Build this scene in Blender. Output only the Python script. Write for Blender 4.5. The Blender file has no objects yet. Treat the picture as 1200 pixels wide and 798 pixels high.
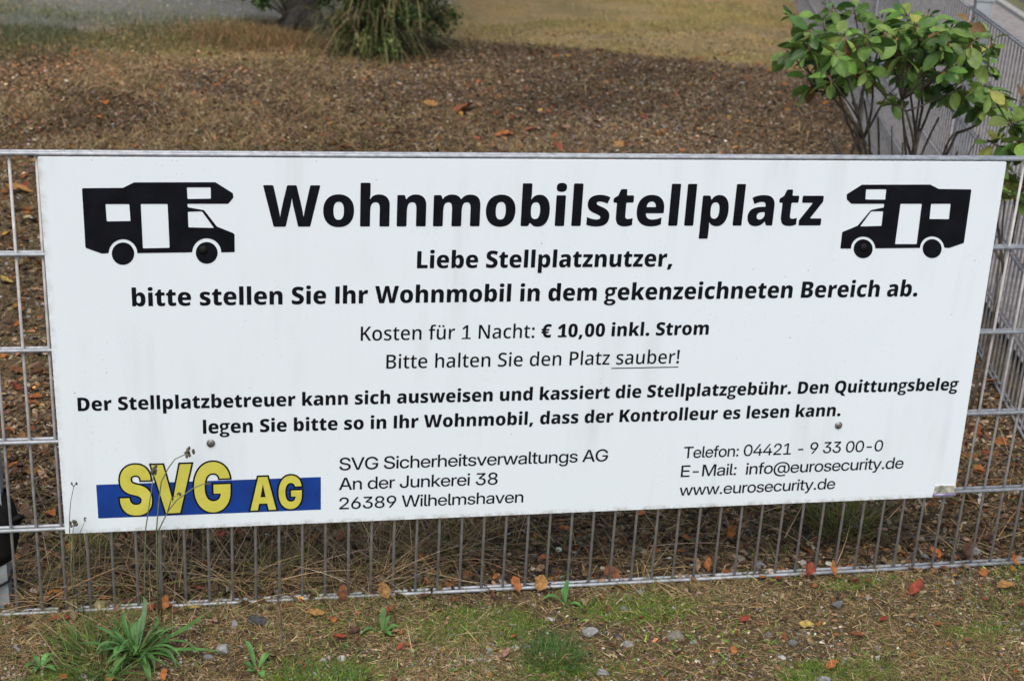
import bpy, math, random
import numpy as np
from mathutils import Vector, Matrix
from mathutils.geometry import delaunay_2d_cdt

random.seed(7)
RNG = np.random.default_rng(11)
SC = bpy.context.scene
COL = SC.collection

# ------------------------------------------------------------------ camera, sky, sun, exposure
CAM_POS = (-0.6915, -2.8009, 1.6934)
YAW, PITCH, ROLL = 0.204613511, -0.365155507, 0.0553296377
_f = Vector((math.sin(YAW) * math.cos(PITCH), math.cos(YAW) * math.cos(PITCH), math.sin(PITCH)))
_r = Vector((math.cos(YAW), -math.sin(YAW), 0))
_u = _r.cross(_f)
_r2 = math.cos(ROLL) * _r + math.sin(ROLL) * _u
_u2 = -math.sin(ROLL) * _r + math.cos(ROLL) * _u
cd = bpy.data.cameras.new("camera")
cam = bpy.data.objects.new("camera", cd)
COL.objects.link(cam)
cam.matrix_world = Matrix(((_r2.x, _u2.x, -_f.x, CAM_POS[0]), (_r2.y, _u2.y, -_f.y, CAM_POS[1]),
                           (_r2.z, _u2.z, -_f.z, CAM_POS[2]), (0, 0, 0, 1)))
cd.sensor_width = 36.0
cd.lens = 1695.4 / 1200 * 36.0
cd.clip_start, cd.clip_end = 0.05, 2000
cd.dof.use_dof = True
cd.dof.focus_distance = 2.86
cd.dof.aperture_fstop = 7.0
SC.camera = cam

SUN_EL, SUN_AZ = 60.0, 200.0      # azimuth: degrees clockwise from +Y, the sun stands behind the photographer
world = bpy.data.worlds.new("World")
SC.world = world
world.use_nodes = True
nt = world.node_tree
sky = nt.nodes.new("ShaderNodeTexSky")
sky.sky_type = 'NISHITA'
sky.sun_disc = False
sky.sun_elevation = math.radians(SUN_EL)
sky.sun_rotation = math.radians(SUN_AZ)
sky.air_density, sky.dust_density, sky.ozone_density = 1.0, 4.0, 1.0
bg = nt.nodes["Background"]
bg.inputs["Strength"].default_value = 0.112
nt.links.new(sky.outputs[0], bg.inputs[0])
sd = bpy.data.lights.new("sun", 'SUN')
sd.energy = 1.5
sd.angle = math.radians(50)
sd.color = (1.0, 0.965, 0.90)
sun = bpy.data.objects.new("sun", sd)
COL.objects.link(sun)
_d = Vector((math.sin(math.radians(SUN_AZ)) * math.cos(math.radians(SUN_EL)),
             math.cos(math.radians(SUN_AZ)) * math.cos(math.radians(SUN_EL)), math.sin(math.radians(SUN_EL))))
sun.rotation_euler = _d.to_track_quat('Z', 'Y').to_euler()
sun.location = (0, -4, 8)
SC.view_settings.view_transform = 'Standard'
SC.view_settings.look = 'None'
SC.view_settings.exposure = 0.66
SC.view_settings.gamma = 1.0
SC.view_settings.use_curve_mapping = False

# ------------------------------------------------------------------ materials
def new_mat(name):
    m = bpy.data.materials.new(name)
    m.use_nodes = True
    t = m.node_tree
    return m, t, t.nodes["Principled BSDF"]


def node(t, typ, **kw):
    n = t.nodes.new(typ)
    for k, v in kw.items():
        setattr(n, k, v)
    return n


def noise(t, scale, detail=4, rough=0.6, coord='Object', vec=None):
    n = node(t, "ShaderNodeTexNoise")
    n.inputs["Scale"].default_value = scale
    n.inputs["Detail"].default_value = detail
    n.inputs["Roughness"].default_value = rough
    if vec is None:
        tc = node(t, "ShaderNodeTexCoord")
        vec = tc.outputs[coord]
    t.links.new(vec, n.inputs["Vector"])
    return n


def ramp(t, src, stops):
    r = node(t, "ShaderNodeValToRGB")
    e = r.color_ramp.elements
    while len(e) < len(stops):
        e.new(0.5)
    for el, (p, c) in zip(e, stops):
        el.position = p
        el.color = (*c, 1) if len(c) == 3 else c
    t.links.new(src, r.inputs[0])
    return r


def mix(t, fac, a, b, mode='MIX'):
    m = node(t, "ShaderNodeMix", data_type='RGBA', blend_type=mode)
    for v, i in ((fac, 0), (a, 6), (b, 7)):
        if hasattr(v, "is_linked") or hasattr(v, "node"):
            t.links.new(v, m.inputs[i])
        elif i == 0:
            m.inputs[0].default_value = v
        else:
            m.inputs[i].default_value = (*v, 1)
    return m.outputs[2]


def bump(t, b, src, strength=0.3, dist=0.01):
    n = node(t, "ShaderNodeBump")
    n.inputs["Strength"].default_value = strength
    n.inputs["Distance"].default_value = dist
    t.links.new(src, n.inputs["Height"])
    t.links.new(n.outputs[0], b.inputs["Normal"])


def noisy_mat(name, c0, c1, scale=30, rough=0.7, bstr=0.2, bdist=0.003, metallic=0.0, lo=0.35, hi=0.65):
    m, t, b = new_mat(name)
    n = noise(t, scale)
    r = ramp(t, n.outputs["Fac"], [(lo, c0), (hi, c1)])
    t.links.new(r.outputs[0], b.inputs["Base Color"])
    b.inputs["Roughness"].default_value = rough
    b.inputs["Metallic"].default_value = metallic
    if bstr:
        n2 = noise(t, scale * 3)
        bump(t, b, n2.outputs["Fac"], bstr, bdist)
    return m


def attr_mat(name, rough=0.75, spec=0.3, var=0.25, scale=60, trans=0.0):
    """colour of each piece comes from its own vertex colour, with a fine mottling on top"""
    m, t, b = new_mat(name)
    a = node(t, "ShaderNodeAttribute", attribute_name="Col")
    n = noise(t, scale)
    r = ramp(t, n.outputs["Fac"], [(0.3, (1 - var,) * 3), (0.7, (1 + var,) * 3)])
    c = mix(t, 1.0, a.outputs["Color"], r.outputs[0], 'MULTIPLY')
    t.links.new(c, b.inputs["Base Color"])
    b.inputs["Roughness"].default_value = rough
    b.inputs["Specular IOR Level"].default_value = spec
    if trans:
        out = t.nodes["Material Output"]
        tr = node(t, "ShaderNodeBsdfTranslucent")
        t.links.new(c, tr.inputs["Color"])
        ms = node(t, "ShaderNodeMixShader")
        ms.inputs[0].default_value = trans
        t.links.new(b.outputs[0], ms.inputs[1])
        t.links.new(tr.outputs[0], ms.inputs[2])
        t.links.new(ms.outputs[0], out.inputs["Surface"])
    return m


M_GALV = noisy_mat("galvanised_steel", (0.24, 0.26, 0.28), (0.38, 0.405, 0.43), 55, 0.5, 0.15, 0.0006, 0.35)
M_GALV_DULL = noisy_mat("dull_galvanised_steel", (0.34, 0.33, 0.315), (0.50, 0.485, 0.47), 40, 0.6, 0.15, 0.0006, 0.2)
def rusty(m):
    t = m.node_tree
    b = t.nodes["Principled BSDF"]
    src = b.inputs["Base Color"].links[0].from_socket
    n = noise(t, 11, 6, 0.75)
    r = ramp(t, n.outputs["Fac"], [(0.56, (0, 0, 0)), (0.70, (0.5, 0.5, 0.5))])
    t.links.new(mix(t, r.outputs[0], src, (0.15, 0.095, 0.06)), b.inputs["Base Color"])


rusty(M_GALV_DULL)
M_GALV_DARK = noisy_mat("weathered_dark_steel", (0.17, 0.168, 0.17), (0.30, 0.295, 0.295), 40, 0.65, 0.15, 0.0006, 0.1)
M_POST = noisy_mat("galvanised_post", (0.25, 0.28, 0.30), (0.38, 0.41, 0.43), 14, 0.55, 0.12, 0.0008, 0.25)
M_BLACK_VINYL = noisy_mat("black_vinyl", (0.003, 0.0035, 0.006), (0.007, 0.008, 0.012), 25, 0.55, 0.0)
M_BLACK_VINYL.node_tree.nodes["Principled BSDF"].inputs["Specular IOR Level"].default_value = 0.12
M_RUBBER = noisy_mat("black_rubber", (0.004, 0.004, 0.004), (0.010, 0.010, 0.010), 40, 0.7, 0.2, 0.002)
M_RUBBER.node_tree.nodes["Principled BSDF"].inputs["Specular IOR Level"].default_value = 0.2
M_BLUE = noisy_mat("blue_vinyl", (0.002, 0.032, 0.20), (0.003, 0.044, 0.27), 18, 0.5, 0.0)
M_YELLOW = noisy_mat("yellow_vinyl", (0.55, 0.52, 0.07), (0.64, 0.60, 0.11), 20, 0.42, 0.0)
M_BOLT = noisy_mat("weathered_screw", (0.10, 0.10, 0.10), (0.26, 0.26, 0.255), 160, 0.5, 0.2, 0.0005, 0.5)
M_BARK = noisy_mat("dark_bark", (0.010, 0.009, 0.009), (0.04, 0.034, 0.03), 26, 0.9, 0.8, 0.02)
M_TWIG = noisy_mat("bush_bark", (0.045, 0.036, 0.026), (0.14, 0.115, 0.085), 45, 0.85, 0.5, 0.004)
M_LEAF = attr_mat("broad_leaf", 0.5, 0.35, 0.32, 38, 0.3)
M_NEEDLE = attr_mat("small_leaf", 0.65, 0.3, 0.3, 20, 0.15)
M_GRASS = attr_mat("grass_blade", 0.6, 0.25, 0.2, 40, 0.2)
M_STRAW = attr_mat("straw_blade", 0.75, 0.2, 0.25, 40, 0.1)
M_CHIP = attr_mat("litter_chip", 0.85, 0.15, 0.35, 90)
M_GRAVEL = attr_mat("gravel_stone", 0.8, 0.25, 0.3, 120)
M_STONE = attr_mat("larger_stone", 0.85, 0.25, 0.45, 90)
_b = M_STONE.node_tree.nodes["Principled BSDF"]
bump(M_STONE.node_tree, _b, noise(M_STONE.node_tree, 140, 6, 0.75).outputs["Fac"], 0.9, 0.004)
M_DRYLEAF = attr_mat("fallen_leaf", 0.7, 0.2, 0.5, 90, 0.12)


def sign_mat():
    m, t, b = new_mat("white_sign_panel")
    tc = node(t, "ShaderNodeTexCoord")
    mp = node(t, "ShaderNodeMapping")
    mp.inputs["Scale"].default_value = (14, 14, 1.6)          # rain streaks run down the panel
    t.links.new(tc.outputs["Object"], mp.inputs["Vector"])
    streak = noise(t, 1.0, 5, 0.6, vec=mp.outputs[0])
    s = ramp(t, streak.outputs["Fac"], [(0.50, (0, 0, 0)), (0.80, (1, 1, 1))])
    big = noise(t, 3.2, 3, 0.5)
    bm = ramp(t, big.outputs["Fac"], [(0.42, (0, 0, 0)), (0.68, (1, 1, 1))])
    sm = mix(t, 1.0, s.outputs[0], bm.outputs[0], 'MULTIPLY')
    c = mix(t, sm, (0.75, 0.83, 0.868), (0.60, 0.66, 0.68))
    # fine specks of dirt
    v = node(t, "ShaderNodeTexVoronoi")
    v.inputs["Scale"].default_value = 26
    t.links.new(tc.outputs["Object"], v.inputs["Vector"])
    sp = ramp(t, v.outputs["Distance"], [(0.018, (1, 1, 1)), (0.06, (0, 0, 0))])
    wn = noise(t, 9, 2, 0.5)
    wm = ramp(t, wn.outputs["Fac"], [(0.48, (0, 0, 0)), (0.58, (0.95, 0.95, 0.95))])
    f = mix(t, 1.0, sp.outputs[0], wm.outputs[0], 'MULTIPLY')
    c = mix(t, f, c, (0.34, 0.34, 0.33))
    v2 = node(t, "ShaderNodeTexVoronoi")
    v2.inputs["Scale"].default_value = 95
    t.links.new(tc.outputs["Object"], v2.inputs["Vector"])
    sp2 = ramp(t, v2.outputs["Distance"], [(0.03, (1, 1, 1)), (0.16, (0, 0, 0))])
    wn2 = noise(t, 6, 4, 0.6)
    wm2 = ramp(t, wn2.outputs["Fac"], [(0.47, (0, 0, 0)), (0.64, (0.62, 0.62, 0.62))])
    f2 = mix(t, 1.0, sp2.outputs[0], wm2.outputs[0], 'MULTIPLY')
    c = mix(t, f2, c, (0.33, 0.34, 0.33))
    # soil splashed on the lowest centimetres and grime along the left edge
    sx = node(t, "ShaderNodeSeparateXYZ")
    t.links.new(tc.outputs["Object"], sx.inputs[0])
    fine = noise(t, 45, 4, 0.7)

    def band(sock, a, bb, thr):
        mr = node(t, "ShaderNodeMapRange")
        mr.inputs["From Min"].default_value, mr.inputs["From Max"].default_value = a, bb
        mr.inputs["To Min"].default_value, mr.inputs["To Max"].default_value = thr, 0
        t.links.new(sock, mr.inputs["Value"])
        mu = node(t, "ShaderNodeMath", operation='MULTIPLY')
        t.links.new(mr.outputs[0], mu.inputs[0])
        rr = ramp(t, fine.outputs["Fac"], [(0.42, (0, 0, 0)), (0.62, (1, 1, 1))])
        t.links.new(rr.outputs[0], mu.inputs[1])
        return mu.outputs[0]
    c = mix(t, band(sx.outputs["Z"], 0.0, 0.012, 0.8), c, (0.36, 0.35, 0.29))
    c = mix(t, band(sx.outputs["X"], -1.006, -0.990, 0.5), c, (0.33, 0.33, 0.28))
    t.links.new(c, b.inputs["Base Color"])
    b.inputs["Roughness"].default_value = 0.42
    return m


M_SIGN = sign_mat()

# ------------------------------------------------------------------ mesh helpers
def link(ob, parent=None):
    COL.objects.link(ob)
    if parent:
        ob.parent = parent
    return ob


def mesh_obj(name, V, F, mat, parent=None, smooth=False):
    me = bpy.data.meshes.new(name)
    me.from_pydata([tuple(v) for v in V], [], F)
    if smooth:
        me.polygons.foreach_set("use_smooth", [True] * len(me.polygons))
    me.materials.append(mat)
    me.update()
    return link(bpy.data.objects.new(name, me), parent)


def big_mesh(name, V, F, mat, colors=None, parent=None, smooth=False):
    """V (n,3), F (m,k) arrays of equal-sized faces, colors (n,3)"""
    V = np.asarray(V, np.float32)
    F = np.asarray(F, np.int32)
    me = bpy.data.meshes.new(name)
    me.vertices.add(len(V))
    me.vertices.foreach_set("co", V.ravel())
    k = F.shape[1]
    me.loops.add(F.size)
    me.loops.foreach_set("vertex_index", F.ravel())
    me.polygons.add(len(F))
    me.polygons.foreach_set("loop_start", np.arange(0, F.size, k, dtype=np.int32))
    if smooth:
        me.polygons.foreach_set("use_smooth", np.ones(len(F), bool))
    me.update(calc_edges=True)
    if colors is not None:
        ca = me.color_attributes.new("Col", 'FLOAT_COLOR', 'POINT')
        c4 = np.ones((len(V), 4), np.float32)
        c4[:, :3] = colors
        ca.data.foreach_set("color", c4.ravel())
    me.materials.append(mat)
    me.validate()
    return link(bpy.data.objects.new(name, me), parent)


def empty(name, loc, label=None, cat=None, group=None):
    o = bpy.data.objects.new(name, None)
    o.empty_display_size = 0.1
    o.location = loc
    link(o)
    tag(o, label, cat, group)
    return o


def tag(o, label=None, cat=None, group=None, kind=None):
    for k, v in (("label", label), ("category", cat), ("group", group), ("kind", kind)):
        if v:
            o[k] = v
    return o


class MB:
    """collects boxes and tubes into one mesh"""
    def __init__(self):
        self.V, self.F = [], []

    def add(self, V, F):
        n = len(self.V)
        self.V += [tuple(v) for v in V]
        self.F += [tuple(i + n for i in f) for f in F]

    def box(self, x0, x1, y0, y1, z0, z1):
        self.add([(x, y, z) for x in (x0, x1) for y in (y0, y1) for z in (z0, z1)],
                 [(0, 1, 3, 2), (4, 6, 7, 5), (0, 4, 5, 1), (2, 3, 7, 6), (0, 2, 6, 4), (1, 5, 7, 3)])

    def tube(self, pts, radii, n=8, caps=True):
        pts = [Vector(p) for p in pts]
        if not hasattr(radii, "__len__"):
            radii = [radii] * len(pts)
        V, F = [], []
        prev = None
        for i, p in enumerate(pts):
            d = (pts[min(i + 1, len(pts) - 1)] - pts[max(i - 1, 0)])
            d = d.normalized() if d.length > 1e-9 else Vector((0, 0, 1))
            if prev is None:
                a = d.orthogonal().normalized()
            else:
                a = prev - d * prev.dot(d)
                a = a.normalized() if a.length > 1e-6 else d.orthogonal().normalized()
            prev = a
            b = d.cross(a)
            for k in range(n):
                t = 2 * math.pi * k / n
                V.append(p + (a * math.cos(t) + b * math.sin(t)) * radii[i])
        for i in range(len(pts) - 1):
            for k in range(n):
                F.append((i * n + k, i * n + (k + 1) % n, (i + 1) * n + (k + 1) % n, (i + 1) * n + k))
        if caps:
            F.append(tuple(range(n - 1, -1, -1)))
            F.append(tuple(range((len(pts) - 1) * n, len(pts) * n)))
        self.add(V, F)

    def build(self, name, mat, parent=None, smooth=False):
        return mesh_obj(name, self.V, self.F, mat, parent, smooth)


def rot_z(a):
    c, s, o, i = np.cos(a), np.sin(a), np.zeros_like(a), np.ones_like(a)
    return np.stack([np.stack([c, -s, o], -1), np.stack([s, c, o], -1), np.stack([o, o, i], -1)], -2)


def rot_x(a):
    c, s, o, i = np.cos(a), np.sin(a), np.zeros_like(a), np.ones_like(a)
    return np.stack([np.stack([i, o, o], -1), np.stack([o, c, -s], -1), np.stack([o, s, c], -1)], -2)


def rot_y(a):
    c, s, o, i = np.cos(a), np.sin(a), np.zeros_like(a), np.ones_like(a)
    return np.stack([np.stack([c, o, s], -1), np.stack([o, i, o], -1), np.stack([-s, o, c], -1)], -2)


def scatter(T, F, pos, R, S, colors):
    """copies of one little template shape: T (nv,3), F (nf,k), pos (N,3), R (N,3,3), S (N,3), colors (N,3)"""
    T = np.asarray(T, float)
    F = np.asarray(F)
    N = len(pos)
    P = T[None] * S[:, None, :]
    P = np.einsum('nij,nvj->nvi', R, P) + pos[:, None, :]
    FF = F[None] + (np.arange(N) * len(T))[:, None, None]
    C = np.repeat(colors[:, None, :], len(T), 1)
    return P.reshape(-1, 3), FF.reshape(-1, F.shape[1]), C.reshape(-1, 3)


def merge(parts):
    V, F, C, n = [], [], [], 0
    for v, f, c in parts:
        V.append(v)
        F.append(f + n)
        C.append(c)
        n += len(v)
    return np.concatenate(V), np.concatenate(F), np.concatenate(C)


def pick(pal, n, jit=0.32):
    """n colours drawn from a palette of (weight, rgb) with brightness jitter"""
    w = np.array([p[0] for p in pal], float)
    c = np.array([p[1] for p in pal], float)
    k = RNG.choice(len(pal), n, p=w / w.sum())
    return c[k] * np.exp(RNG.normal(0, jit, (n, 1))) * (1 + RNG.normal(0, 0.06, (n, 3)))


_NT = RNG.random((64, 64))


def vnoise(x, y, scale):
    """smooth value noise, 0..1"""
    x, y = np.asarray(x) * scale, np.asarray(y) * scale
    x0, y0 = np.floor(x).astype(int), np.floor(y).astype(int)
    fx, fy = x - x0, y - y0
    fx, fy = fx * fx * (3 - 2 * fx), fy * fy * (3 - 2 * fy)
    g = lambda i, j: _NT[i % 64, j % 64]
    return (g(x0, y0) * (1 - fx) + g(x0 + 1, y0) * fx) * (1 - fy) + (g(x0, y0 + 1) * (1 - fx) + g(x0 + 1, y0 + 1) * fx) * fy


def fbm(x, y, scale, octaves=4):
    s, a, t = 0, 0.5, 0
    for i in range(octaves):
        s = s + a * vnoise(np.asarray(x) + 17.3 * i, np.asarray(y) - 9.1 * i, scale * 2 ** i)
        t += a
        a *= 0.5
    return s / t


def height(x, y):
    """ground level: nearly flat, hummocky; the fence's lowest rail lies on it, half sunk at its left end"""
    x, y = np.asarray(x, float), np.asarray(y, float)
    h = -0.007 + 0.016 * (fbm(x, y, 3.0, 4) - 0.5) + 0.005 * np.clip(-x, 0, 1)
    near = np.exp(-(y / 0.10) ** 2)
    h = h * (1 - 0.55 * near) + near * (0.001 * np.clip(-x * 2, -1, 1) - 0.0035)
    back = np.clip((y - 1.0) / 2.0, 0, 1)
    return h + back * 0.05 * (fbm(x, y, 0.9, 3) - 0.5)


def smooth(a, b, x):
    t = np.clip((np.asarray(x, float) - a) / (b - a), 0, 1)
    return t * t * (3 - 2 * t)


def edge_noise(x, y):
    return 0.7 * (fbm(x, y, 1.6, 4) - 0.5)


def z_straw(x, y):
    """dry yellow grass beyond the mulch, on the far right, and thin along the far left edge"""
    x, y = np.asarray(x, float), np.asarray(y, float)
    line = 7.85 - 0.47 * x
    a = smooth(-0.12, 0.22, y - line + 0.35 * edge_noise(x, y)) * smooth(0.35, 0.75, x + 0.2 * edge_noise(y, x))
    b = smooth(6.25, 6.75, y + edge_noise(x, y)) * smooth(0.6, 0.2, x)
    return np.maximum(a, b)


def z_road(x, y):
    x, y = np.asarray(x, float), np.asarray(y, float)
    line = np.where(x < 0.8, 7.45 + 0.55 * (x + 1.4), 8.85 + 1.5 * (x - 0.8))
    return smooth(-0.2, 0.35, y - line + 0.5 * edge_noise(x, y))


def z_moss(x, y):
    x, y = np.asarray(x, float), np.asarray(y, float)
    m = 0
    for cx, cy, rx, ry in ((-0.20, -0.17, 0.22, 0.15), (0.17, -0.10, 0.24, 0.08), (-0.55, -0.30, 0.20, 0.09), (0.72, -0.05, 0.10, 0.04),
                           (-1.05, -0.27, 0.12, 0.08), (0.55, -0.40, 0.22, 0.07), (-0.05, -0.33, 0.2, 0.06), (0.9, -0.28, 0.12, 0.04)):
        m = np.maximum(m, np.exp(-(((x - cx) / rx) ** 2 + ((y - cy) / ry) ** 2) * 1.2))
    m = m * (1 - 0.85 * np.exp(-(((x + 0.19) / 0.09) ** 2 + ((y + 0.27) / 0.07) ** 2)))
    return np.clip(smooth(0.45, 0.85, m * 1.0 + 0.6 * (fbm(x, y, 14, 3) - 0.40)), 0, 1)


# ------------------------------------------------------------------ ground
def build_ground():
    def axis(lo, hi, step, far):
        core = np.arange(lo, hi + step / 2, step)
        g = step * np.cumsum(1.35 ** np.arange(1, 40))
        g = g[g < far]
        return np.concatenate([lo - g[::-1], core, hi + g])
    xs, ys = axis(-3.0, 6.6, 0.03, 260), axis(-1.2, 11.0, 0.03, 260)
    X, Y = np.meshgrid(xs, ys)
    inner = (X > -4) & (X < 8) & (Y > -2) & (Y < 13)
    Z = np.where(inner, height(X, Y), 0.0)
    n, m = X.shape
    idx = np.arange(n * m).reshape(n, m)
    F = np.stack([idx[:-1, :-1], idx[:-1, 1:], idx[1:, 1:], idx[1:, :-1]], -1).reshape(-1, 4)
    C = np.stack([z_road(X, Y), z_straw(X, Y), z_moss(X, Y)], -1).reshape(-1, 3)
    mat, t, b = new_mat("soil_ground")
    a = node(t, "ShaderNodeAttribute", attribute_name="Col")
    sep = node(t, "ShaderNodeSeparateColor")
    t.links.new(a.outputs["Color"], sep.inputs[0])
    n1, n2, n3 = noise(t, 70, 6, 0.7), noise(t, 8, 4, 0.6), noise(t, 220, 3, 0.7)
    soil = ramp(t, n1.outputs["Fac"], [(0.30, (0.030, 0.022, 0.012)), (0.52, (0.092, 0.068, 0.037)), (0.75, (0.20, 0.152, 0.088))]).outputs[0]
    soil2 = ramp(t, n2.outputs["Fac"], [(0.35, (0.75, 0.75, 0.72)), (0.65, (1.25, 1.2, 1.1))]).outputs[0]
    soil = mix(t, 1.0, soil, soil2, 'MULTIPLY')
    straw = ramp(t, n1.outputs["Fac"], [(0.3, (0.125, 0.09, 0.042)), (0.7, (0.32, 0.24, 0.12))]).outputs[0]
    road = ramp(t, n3.outputs["Fac"], [(0.3, (0.085, 0.088, 0.077)), (0.7, (0.20, 0.198, 0.178))]).outputs[0]
    moss = ramp(t, n1.outputs["Fac"], [(0.3, (0.045, 0.065, 0.012)), (0.7, (0.13, 0.19, 0.03))]).outputs[0]
    n4 = noise(t, 1.6, 5, 0.65)
    sv = ramp(t, n4.outputs["Fac"], [(0.36, (0.72, 0.76, 0.68)), (0.50, (1, 1, 1)), (0.62, (1.15, 1.05, 0.9))]).outputs[0]
    straw = mix(t, 1.0, straw, sv, 'MULTIPLY')
    c = mix(t, sep.outputs[1], soil, straw)
    c = mix(t, sep.outputs[0], c, road)
    c = mix(t, sep.outputs[2], c, moss)
    t.links.new(c, b.inputs["Base Color"])
    b.inputs["Roughness"].default_value = 0.95
    b.inputs["Specular IOR Level"].default_value = 0.1
    bump(t, b, n1.outputs["Fac"], 0.7, 0.012)
    g = big_mesh("ground", np.stack([X, Y, Z], -1).reshape(-1, 3), F, mat, C, smooth=True)
    tag(g, kind="structure")


build_ground()

# the paved path, its kerb and the road beyond the receding fence (all run along that fence)
SF_A = math.radians(16.93)
SF_D = Vector((math.sin(SF_A), math.cos(SF_A), 0))       # direction in which the second fence recedes
SF_N = Vector((math.cos(SF_A), -math.sin(SF_A), 0))      # away from the lot
SF_0 = Vector((1.826 - 1.5 * math.tan(SF_A), 0, 0))      # where it meets the front fence


def sf(s, n, z=0.0):
    p = SF_0 + SF_D * s + SF_N * n
    return (p.x, p.y, z)


def strip(name, n0, n1, z, mat, s0=-3.0, s1=60.0, thick=0.0):
    m = MB()
    if thick:
        V = [sf(s, n, zz) for s in (s0, s1) for n in (n0, n1) for zz in (z - thick, z)]
        m.add(V, [(0, 1, 3, 2), (4, 6, 7, 5), (0, 4, 5, 1), (2, 3, 7, 6), (0, 2, 6, 4), (1, 5, 7, 3)])
    else:
        m.add([sf(s0, n0, z), sf(s0, n1, z), sf(s1, n1, z), sf(s1, n0, z)], [(0, 1, 2, 3)])
    return tag(m.build(name, mat), kind="structure")


M_PATH = noisy_mat("path_concrete", (0.15, 0.135, 0.125), (0.27, 0.25, 0.23), 22, 0.9, 0.4, 0.004)
M_KERB = noisy_mat("kerb_concrete", (0.22, 0.21, 0.19), (0.36, 0.35, 0.32), 30, 0.9, 0.4, 0.004)
M_ASPHALT = noisy_mat("asphalt", (0.045, 0.045, 0.05), (0.085, 0.085, 0.09), 90, 0.9, 0.5, 0.004)
M_VERGE = noisy_mat("mossy_verge", (0.05, 0.055, 0.02), (0.15, 0.15, 0.06), 30, 0.95, 0.6, 0.01)
strip("path", 0.10, 1.92, 0.030, M_PATH)
strip("path_kerb", 1.925, 2.0, 0.06, M_KERB, thick=0.09)
strip("verge", 2.005, 2.2, 0.034, M_VERGE)
strip("road", 2.205, 9.0, 0.038, M_ASPHALT)

# ------------------------------------------------------------------ front fence: double-rod mesh, 50 x 200 mm
def fence_post(mb, p, d, w, t, z1):
    n = Vector((d.y, -d.x, 0))
    V = []
    for z in (-0.06, z1):
        for a, b in ((-1, -1), (1, -1), (1, 1), (-1, 1)):
            q = p + d * (a * w / 2) + n * (b * t / 2)
            V.append((q.x, q.y, z))
    mb.add(V, [(3, 2, 1, 0), (4, 5, 6, 7), (0, 1, 5, 4), (1, 2, 6, 5), (2, 3, 7, 6), (3, 0, 4, 7)])


front = empty("mesh_fence", (0, 0, 0), "galvanised wire mesh fence that carries the white sign", "fence")
X0, X1 = -2.6, 1.335
rng_x = [(k - 24) * 0.05 for k in range(-28, 51)]
vb = MB()
for x in rng_x:
    if X0 < x < X1:
        j = random.uniform(-0.0008, 0.0008)
        vb.tube([(x + j, 0, -0.018), (x - j, 0, 0.5), (x, 0, 1.003)], 0.0031, 8)
vb.build("upright_wires", M_GALV_DULL, front, True)
for i in range(6):
    rb = MB()
    z = 1.0 - 0.2 * i
    for yy in (-0.0072, 0.0072):
        rb.tube([(X0, yy, z), (-0.6, yy, z + random.uniform(-.0008, .0008)), (0.5, yy, z + random.uniform(-.0008, .0008)), (X1, yy, z)], 0.0042, 8)
    rb.build("rail", M_GALV, front, True)
pb = MB()
fence_post(pb, Vector((-1.199, 0.045, 0)), Vector((1, 0, 0)), 0.060, 0.045, 1.03)
po = pb.build("post", M_POST, front)
cb = MB()
cb.box(-1.231, -1.167, 0.020, 0.070, 1.031, 1.042)
cb.build("post_cap", M_POST, po)
pb = MB()
fence_post(pb, Vector((1.375, 0.02, 0)), Vector((1, 0, 0)), 0.060, 0.060, 1.03)
po = pb.build("post", M_POST, front)
cb = MB()
cb.box(1.342, 1.408, -0.013, 0.053, 1.031, 1.042)
cb.build("post_cap", M_POST, po)

# black rubber sleeve slung round the foot of the left post, with a loose strap
sl = empty("rubber_sleeve", (-1.199, 0.045, 0.0), "black rubber sleeve wrapped round the foot of the metal post", "sleeve")
m = MB()
prof = [(0.034, 0.095), (0.044, 0.095), (0.054, 0.12), (0.0585, 0.155), (0.054, 0.19), (0.047, 0.225), (0.038, 0.25)]
N = 20
V, F = [], []
for r, z in prof:
    for k in range(N):
        a = 2 * math.pi * k / N
        rr = r * (1 + 0.06 * math.sin(3 * a + z * 40)) + 0.002
        V.append((math.cos(a) * rr, math.sin(a) * rr * 0.62, z + 0.02 * math.cos(a)))
for i in range(len(prof) - 1):
    for k in range(N):
        F.append((i * N + k, i * N + (k + 1) % N, (i + 1) * N + (k + 1) % N, (i + 1) * N + k))
m.add(V, F)
m.build("sleeve_body", M_RUBBER, sl, True)
m = MB()
m.tube([(0.042, -0.012, 0.195), (0.054, -0.014, 0.208), (0.064, -0.012, 0.212), (0.066, -0.006, 0.206), (0.060, -0.002, 0.197)], [0.006, 0.0065, 0.006, 0.0055, 0.004], 8)
m.build("strap", M_RUBBER, sl, True)
m = MB()
m.tube([(-0.05, -0.028, 0.045), (0.0, -0.032, 0.05), (0.032, -0.026, 0.066), (0.043, -0.012, 0.095)], 0.003, 6)
m.build("cord", M_RUBBER, sl, True)

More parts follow.
